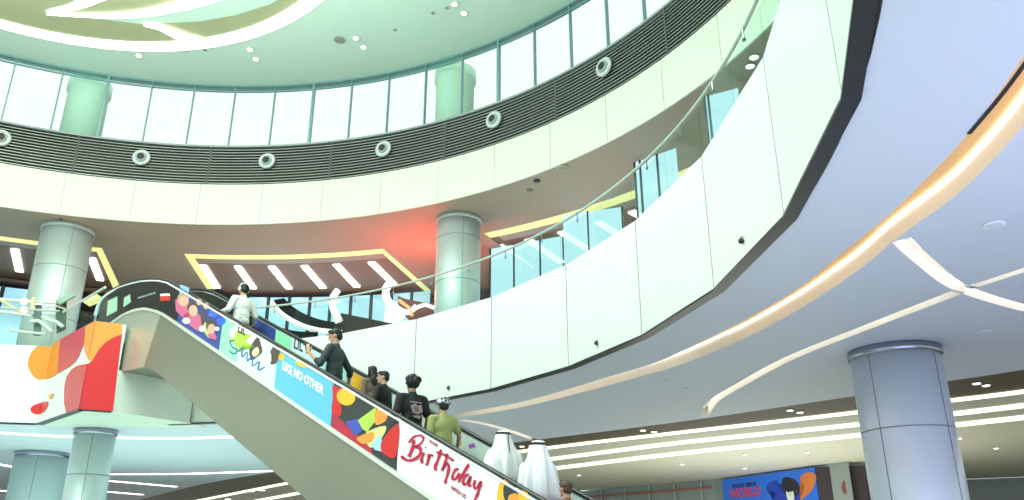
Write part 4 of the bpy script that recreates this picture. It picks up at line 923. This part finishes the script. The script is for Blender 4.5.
def person(label, u, lat, zh, yaw, arms, shirt=None, pants=None, hair='short', skin=0, head_turn=0., sleeve='short', group=None, cloth=None, head_tilt=0.):
    # arms: ((elbow, wrist, hand dir, palm normal, curl) for left, right) in local metres, +Y is forward, +X is the person's right
    us = math.floor((u+.4)/.4)*.4-.4
    zf = min(5.2, 6.0-SL*us-1.30+.1)+EYE
    sc = (zh+EYE-zf)/1.755
    e = empty('person', (*E_(u, lat, 0).xy, zf), yaw); e.scale = (sc*1.08, sc*1.04, sc); tag(e, label, 'person')
    HR_ = Matrix.Rotation(head_turn, 3, 'Z') @ Matrix.Rotation(head_tilt, 3, 'X')
    hc = Vector((0, .02, 1.635))
    def H(p): return hc+HR_ @ Vector(p)
    bm = BM(); HM = HR_
    ellip(bm, H((0, -.008, .018)), (.077, .095, .100), HM); ellip(bm, H((0, .022, -.045)), (.056, .066, .070), HM)
    cap_(bm, H((0, .086, .012)), H((0, .108, -.022)), .009, .014, 8)               # nose
    ellip(bm, H((0, .083, -.055)), (.024, .010, .009), HM, 10); ellip(bm, H((0, .075, -.095)), (.024, .018, .018), HM, 10)
    for s in (-1, 1): ellip(bm, H((s*.079, -.005, -.005)), (.010, .020, .031), HM, 10)
    cap_(bm, (0, -.01, 1.44), (0, .0, 1.57), .056, .052)
    ellip(bm, (0, 0, 1.28), (.165, .105, .20)); ellip(bm, (0, 0, 1.08), (.140, .098, .18)); ellip(bm, (0, 0, .95), (.155, .11, .12))
    cap_(bm, (-.155, 0, 1.415), (.155, 0, 1.415), .052, .052)
    sh = {}
    for s, (el, wr, hd, pn, cu) in zip((-1, 1), arms):
        S_ = (s*.185, 0, 1.405); cap_(bm, S_, el, .050, .038); cap_(bm, el, wr, .038, .026); hand(bm, wr, hd, pn, s, cu); sh[s] = (S_, el, wr)
    for s in (-1, 1):
        k = (s*.095, .03, .50); f = (s*.10, -.02, .09); cap_(bm, (s*.09, 0, .90), k, .080, .055); cap_(bm, k, f, .055, .037); cap_(bm, (s*.10, -.03, .045), (s*.105, .14, .035), .038, .030)
    fuse('body', bm, .0095, SK[skin], e, 3)
    for s in (-1, 1):
        bm = BM(); ellip(bm, H((s*.030, .082, .008)), (.011, .008, .007), HM, 10); obj('eye', fix(bm), plain('eye_dark', (.02, .015, .01), .3), e, smooth=True)
        bm = BM(); cap_(bm, H((s*.018, .089, .030)), H((s*.045, .080, .032)), .004, .004, 6); obj('eyebrow', fix(bm), HAIR, e, smooth=True)
    for s in (-1, 1):
        bm = BM(); cap_(bm, (s*.10, -.045, .045), (s*.108, .15, .038), .048, .040); box(bm, (s*.104, .05, .012), (.088, .27, .024), 0, .006); fuse('shoe', bm, .012, plain('shoe_dark', (.05, .05, .06)), e, 3)
    if pants:
        bm = BM(); ellip(bm, (0, 0, .95), (.170, .125, .13))
        for s in (-1, 1): cap_(bm, (s*.09, 0, .90), (s*.097, .03, .50), .095, .075); cap_(bm, (s*.097, .03, .50), (s*.10, -.02, .10), .075, .062)
        fuse('trousers', bm, .014, pants, e, 4)
    if shirt:
        bm = BM(); ellip(bm, (0, 0, 1.28), (.182, .122, .20)); ellip(bm, (0, -.005, 1.10), (.165, .120, .20)); ellip(bm, (0, -.005, .98), (.172, .128, .13))
        cap_(bm, (-.15, -.002, 1.415), (.15, -.002, 1.415), .066, .066); cap_(bm, (0, -.01, 1.42), (0, -.005, 1.47), .085, .066)
        for s in (-1, 1):
            S_, el, wr = sh[s]; S_, el, wr = Vector(S_), Vector(el), Vector(wr)
            if sleeve == 'short': cap_(bm, S_, S_.lerp(el, .72), .070, .062)
            elif sleeve == 'rolled': cap_(bm, S_, el, .066, .054); cap_(bm, el, el.lerp(wr, .25), .054, .050)
            else: cap_(bm, S_, el, .066, .054); cap_(bm, el, el.lerp(wr, .93), .054, .038)
        # creases
        for q in range(5):
            z = 1.02+.07*q; cap_(bm, (-.13+.03*q, -.118+.004*q, z), (.10-.02*q, -.112, z+.05), .010, .007, 6)
        fuse('shirt', bm, .012, shirt, e, 3)
    if hair:
        m = HAIRB if hair in ('brown',) else HAIR
        bm = BM()
        if hair == 'curly':
            rnd = random.Random(3)
            ellip(bm, H((0, -.035, .025)), (.103, .10, .112), HM)
            for q in range(60):
                t, f = rnd.uniform(0, 6.28), rnd.uniform(-.9, 1.4); v = Vector((math.cos(t)*math.cos(f)*.105, math.sin(t)*math.cos(f)*.105-.03, .05+math.sin(f)*.08))
                if v.y > .05 and v.z < .06: continue
                ellip(bm, H(v), (.024, .024, .024), HM, 8)
        else:
            ellip(bm, H((0, -.018, .042)), (.087, .098, .088), HM); ellip(bm, H((0, -.052, -.01)), (.080, .062, .075), HM)
            ellip(bm, H((0, .045, .085)), (.070, .050, .034), HM)
            if hair == 'long':
                ellip(bm, H((0, -.075, -.10)), (.095, .055, .14), HM); ellip(bm, (0, -.09, 1.42), (.11, .05, .15)); 
                for s in (-1, 1): cap_(bm, H((s*.082, -.01, .02)), H((s*.09, -.01, -.16)), .022, .02)
        fuse('hair', bm, .0095, m, e, 2)
    return e, H, HM
down = lambda s, out=.03, f=.0: ((s*(.20+out), -.02+f, 1.11), (s*(.20+out), .08+f, .87), (0, .25, -1), (-s, 0, 0), .5)
rail = lambda s, x=.42, z=1.02, f=.20: ((s*.30, -.02, 1.14), (s*x, f, z), (s*.25, 1, -.15), (0, 0, -1), .6)
YUP = math.radians(46.2)
def hu(px, py, lat):
    u, h = esc_uv(px, py, lat); return u, h
PW = plain('white_cotton', (.80, .82, .76), .8); PB = plain('black_cotton', (.012, .013, .016), .8); PT = mat('charcoal_teal_cotton', (.035, .055, .065), .8, noise=.15, nscale=12); PK = mat('khaki_cotton', (.36, .38, .14), .8, noise=.12, nscale=10)
PD_ = plain('dark_denim', (.03, .035, .05), .8); PBEI = plain('beige_trousers', (.40, .34, .24), .8)
# 1 white shirt, headphones
u, h = hu(245, 284, .5); e, H, HM = person('person in a white shirt with white headphones, highest on the escalator', u, .5, h, YUP+.15, (rail(-1, .40, 1.05), rail(1, .46, 1.04)), PW, PBEI, 'short', 0, sleeve='long')
bm = BM(); tube(bm, [H((-.095*math.cos(t), -.01, .03+.095*math.sin(t)+.01)) for t in [math.pi*k/12 for k in range(13)]], .012, 8); o = obj('headphones', fix(bm), PW, e, smooth=True)
for s in (-1, 1):
    bm = BM(); ellip(bm, H((s*.095, -.005, .0)), (.022, .036, .042), HM, 14); obj('ear_cup', fix(bm), PW, o, smooth=True)
# 2 charcoal shirt with phone
u, h = hu(337, 329, .42); e, H, HM = person('person in a charcoal shirt with rolled sleeves holding up a phone', u, .42, h, YUP+.55, (((-.27, .10, 1.13), (-.30, .30, 1.33), (.1, .25, 1), (1, .1, .1), .7), ((.36, -.10, 1.14), (.50, -.02, .93), (.3, .4, -.8), (-1, 0, 0), .5)), PT, PD_, 'short', 0, head_turn=.35, sleeve='rolled', head_tilt=-.25)
PHN = (-.285, .335, 1.40)
bm = BM(); box(bm, (0, 0, 0), (.075, .009, .15), 0, .003); bm.transform(Matrix.Rotation(-.3, 4, 'X')); bm.transform(Matrix.Translation(PHN)); ph = obj('mobile_phone', fix(bm), plain('phone_black', (.02, .02, .025), .2))
ph.matrix_world = Matrix.Translation(e.location) @ Matrix.Rotation(e.rotation_euler.z, 4, 'Z') @ Matrix.Diagonal((*e.scale, 1)); tag(ph, 'dark mobile phone held up by the person in the charcoal shirt', 'phone')
# 3 long dark hair
u, h = hu(373, 366, .8); person('person with long dark hair, mostly hidden behind one in black', u, .80, h, YUP+.1, (down(-1), down(1)), plain('brown_cotton', (.20, .14, .10), .8), PD_, 'long', 0, sleeve='long')
# 4 black sweater, profile
u, h = hu(384.5, 371, .36); person('person in a black sweater with short dark hair, looking to the left', u, .36, h, YUP+.5, (((-.27, .05, 1.13), (-.12, .26, 1.12), (1, .4, 0), (0, -.3, -1), .4), down(1)), PB, PD_, 'short', 0, head_turn=.45, sleeve='long')
# 5 curly hair, printed tee
u, h = hu(413, 376, .5); e, H, HM = person('person with curly hair in a black t-shirt with a printed back', u, .5, h, YUP-.15, (down(-1, .06), down(1, .06)), PB, PD_, 'curly', 1, sleeve='short')
gp = plain('print_grey', (.38, .33, .33), .7); gr = plain('print_red', (.30, .10, .10), .7)
def backprint(pts, m, y=-.135):
    bm = BM(); poly_prism(bm, [Vector((x, y, z)) for x, z in pts], Vector((0, .02, 0))); bmesh.ops.triangulate(bm, faces=bm.faces); o = obj('print', fix(bm), m, [c for c in e.children if c.name.startswith('shirt')][0])
backprint([(-.09, 1.34), (.09, 1.34), (.09, 1.325), (-.09, 1.325)], gp, -.123); backprint([(-.09, 1.27), (-.03, 1.31), (.02, 1.28), (.08, 1.30), (.10, 1.20), (.03, 1.15), (-.05, 1.17)], gp); backprint([(-.04, 1.27), (.02, 1.26), (.05, 1.20), (-.02, 1.19)], gr, -.138); backprint([(-.06, 1.13), (.08, 1.14), (.06, 1.09), (-.03, 1.10)], gp)
# 6 khaki tee, patterned cap
u, h = hu(443.5, 399, .55); e, H, HM = person('person in a khaki t-shirt and patterned bucket hat, hand on the far rail', u, .55, h, YUP-.25, (down(-1), ((.31, .03, 1.16), (.40, .27, 1.00), (.2, 1, -.2), (0, 0, -1), .6)), PK, PD_, 'short', 0, sleeve='short')
bm = BM(); bm.transform(Matrix.Identity(4)); lathe(bm, [(.125, -.0), (.130, .012), (.104, .035), (.098, .10), (.080, .115)], 24); bm.transform(HM.to_4x4()); bmesh.ops.translate(bm, vec=H((0, -.01, .030)), verts=bm.verts)
hm = mat('patterned_hat', (.3, .3, .33), .8); nt_ = hm.node_tree; vz = nt_.nodes.new('ShaderNodeTexVoronoi'); vz.inputs['Scale'].default_value = 22; cr_ = nt_.nodes.new('ShaderNodeValToRGB'); cr_.color_ramp.elements[0].color = (.01, .01, .02, 1); cr_.color_ramp.elements[1].color = (.55, .55, .62, 1); cr_.color_ramp.elements[0].position = .35; cr_.color_ramp.elements[1].position = .6
tc_ = nt_.nodes.new('ShaderNodeTexCoord'); nt_.links.new(tc_.outputs['Object'], vz.inputs['Vector']); nt_.links.new(vz.outputs['Distance'], cr_.inputs[0]); nt_.links.new(cr_.outputs[0], nt_.nodes['Principled BSDF'].inputs['Base Color'])
obj('bucket_hat', fix(bm), hm, e, smooth=True)
# 7, 8 men in white robes
GH = plain('white_headcloth', (.95, .95, .97), .8); TH = plain('white_thobe', (.86, .87, .90), .8)
def robe(px, py, lat, label, yaw, flare, fold):
    u, h = hu(px, py, lat); e, H, HM = person(label, u, lat, h, yaw, (down(-1, .02, .05), down(1, .02, .05)), None, None, None, 1)
    bm = BM()
    ellip(bm, (0, 0, 1.28), (.19, .13, .22)); ellip(bm, (0, 0, 1.0), (.19, .15, .30)); cap_(bm, (-.15, 0, 1.41), (.15, 0, 1.41), .07, .07); cap_(bm, (0, 0, 1.0), (0, 0, .18), .17, .21, 24)
    for s in (-1, 1): cap_(bm, (s*.185, 0, 1.40), (s*.23, .0, 1.11), .072, .065); cap_(bm, (s*.23, .0, 1.11), (s*.23, .10, .90), .065, .055)
    fuse('thobe', bm, .014, TH, e, 4)
    bm = BM(); rings = []; seg = 56
    prof = [(.02, 1.755, 1, 0), (.07, 1.745, 1, 0), (.098, 1.715, 1.1, 0), (.106, 1.67, 1.12, 0), (.110, 1.62, 1.1, -.005), (.125, 1.55, 1.0, -.015), (.165, 1.47, .85, -.02), (.215*flare, 1.38, .72, -.03), (.245*flare, 1.25, .68, -.035), (.262*flare, 1.10, .66, -.035), (.275*flare, .95, .64, -.03)]
    rnd = random.Random(int(px))
    ph_ = [rnd.uniform(0, 6.28) for _ in range(4)]
    for j, (r, z, ky, oy) in enumerate(prof):
        ring_ = []
        for k in range(seg):
            t = 2*math.pi*k/seg; am = .0 if j < 4 else .016*(j-3)*.6
            rr = r+am*(math.sin(7*t+ph_[0])*.6+math.sin(11*t+ph_[1])*.45+.3*math.sin(17*t+ph_[2]))
            zz = z-(.04*math.sin(3*t+ph_[3]) if j == len(prof)-1 else 0)
            ring_.append(bm.verts.new((rr*math.cos(t), oy+rr*ky*math.sin(t), zz)))
        rings.append(ring_)
    front = lambda k, j: j >= 3 and abs(2*math.pi*k/seg-math.pi/2) < .55
    for j in range(len(rings)-1):
        for k in range(seg):
            if front(k, j): continue
            bm.faces.new((rings[j][k], rings[j][(k+1) % seg], rings[j+1][(k+1) % seg], rings[j+1][k]))
    bm.faces.new(rings[0])
    o = obj('headcloth', bm, GH, e, smooth=True); sm = o.modifiers.new('s', 'SOLIDIFY'); sm.thickness = .006
    for z in (1.706, 1.722):
        bm = BM(); tube(bm, [(.104*math.cos(t)*(1-.08*(z > 1.71)), .115*math.sin(t)*(1-.08*(z > 1.71)), z+.006*math.sin(t)) for t in [2*math.pi*k/28 for k in range(29)]], .011, 8); obj('head_cord', fix(bm), PB, e, smooth=True)
    if fold: bm = BM(); tube(bm, [(.02, -.128, 1.71), (.015, -.14, 1.60), (.012, -.175, 1.48), (.01, -.20, 1.36), (.01, -.205, 1.30)], .006, 6); obj('fold_shadow', fix(bm), PB, e, smooth=True)  # dark strand standing in for the fold shadow down the headcloth
robe(503, 431, .5, 'man in a white robe and flared white headcloth, the higher of the two', YUP-.3, 1.12, True)
robe(538, 441, .45, 'man in a white robe and headcloth, the lower of the two', YUP-.3, .92, False)
# 9 lowest rider at the frame edge
u, h = hu(566, 481, .35); person('brown haired person in dark clothes, lowest on the escalator at the bottom edge', u, .35, h, YUP, (down(-1), down(1)), plain('rust_cotton', (.30, .12, .04), .8), PD_, 'brown', 0, sleeve='long')


# ================================================================== LIGHT
W = bpy.data.worlds.new('world'); S.world = W; W.use_nodes = True; nt = W.node_tree; bg = nt.nodes['Background']
bg.inputs[0].default_value = (.90, 1.0, .96, 1); bg.inputs[1].default_value = 1.08
def area(name, loc, target, size, power, col, shape='DISK'):
    l = bpy.data.lights.new(name, 'AREA'); l.energy = power; l.size = size; l.color = col; l.shape = shape
    o = bpy.data.objects.new(name, l); COL.objects.link(o); o.location = loc
    o.rotation_euler = (Vector(target)-Vector(loc)).to_track_quat('-Z', 'Y').to_euler(); return o
area('atrium_fill_down', (-8.8, 9, 15.6), (-8.8, 12, 0), 12, 2300, (.90, 1, .95))  # added lamp shining down so the floor bounces light up
area('hall_fill', (7, 5, .25), (7, 8, 5), 9, 520, (.60, .62, 1.0))  # added unseen uplight, bluish fill for the right soffit
area('atrium_fill_up', (-8.8, 9, 13.4), (-8.8, 9.1, 20), 12, 3300, (.86, 1, .93))  # added uplight that brightens the atrium ceiling
area('hall_fill', (-11, 24, .35), (-11, 24, 5), 12, 540, (.62, 1, .80))  # added unseen uplight, mint fill for the left soffit
area('hall_fill', (8, 26, .35), (8, 26, 5), 9, 380, (.97, 1, .88))  # added unseen uplight filling the beige ceiling
area('gallery_fill', (-8, 27, 5.4+EYE), (-8, 26, 12), 7, 130, (1, .86, .72))  # added unseen uplight, warm fill for the taupe gallery ceiling
area('gallery_fill', (3, 21, 5.4+EYE), (3, 20.5, 12), 5, 80, (1, .86, .72))  # second added uplight, under the right part of that ceiling
def point(name, loc, power, col, r=.3):
    l = bpy.data.lights.new(name, 'POINT'); l.energy = power; l.color = col; l.shadow_soft_size = r
    o = bpy.data.objects.new(name, l); COL.objects.link(o); o.location = loc; return o
point('red_sign_glow', PD(412, 300, 25.3), 260, (1, .06, .03), .4)
point('red_sign_glow', PD(432, 262, 25.6), 60, (1, .08, .04), .4)
S.cycles.max_bounces = 6; S.cycles.diffuse_bounces = 3; S.cycles.glossy_bounces = 3; S.cycles.transparent_max_bounces = 12
S.cycles.caustics_reflective = False; S.cycles.caustics_refractive = False; S.cycles.sample_clamp_indirect = 6
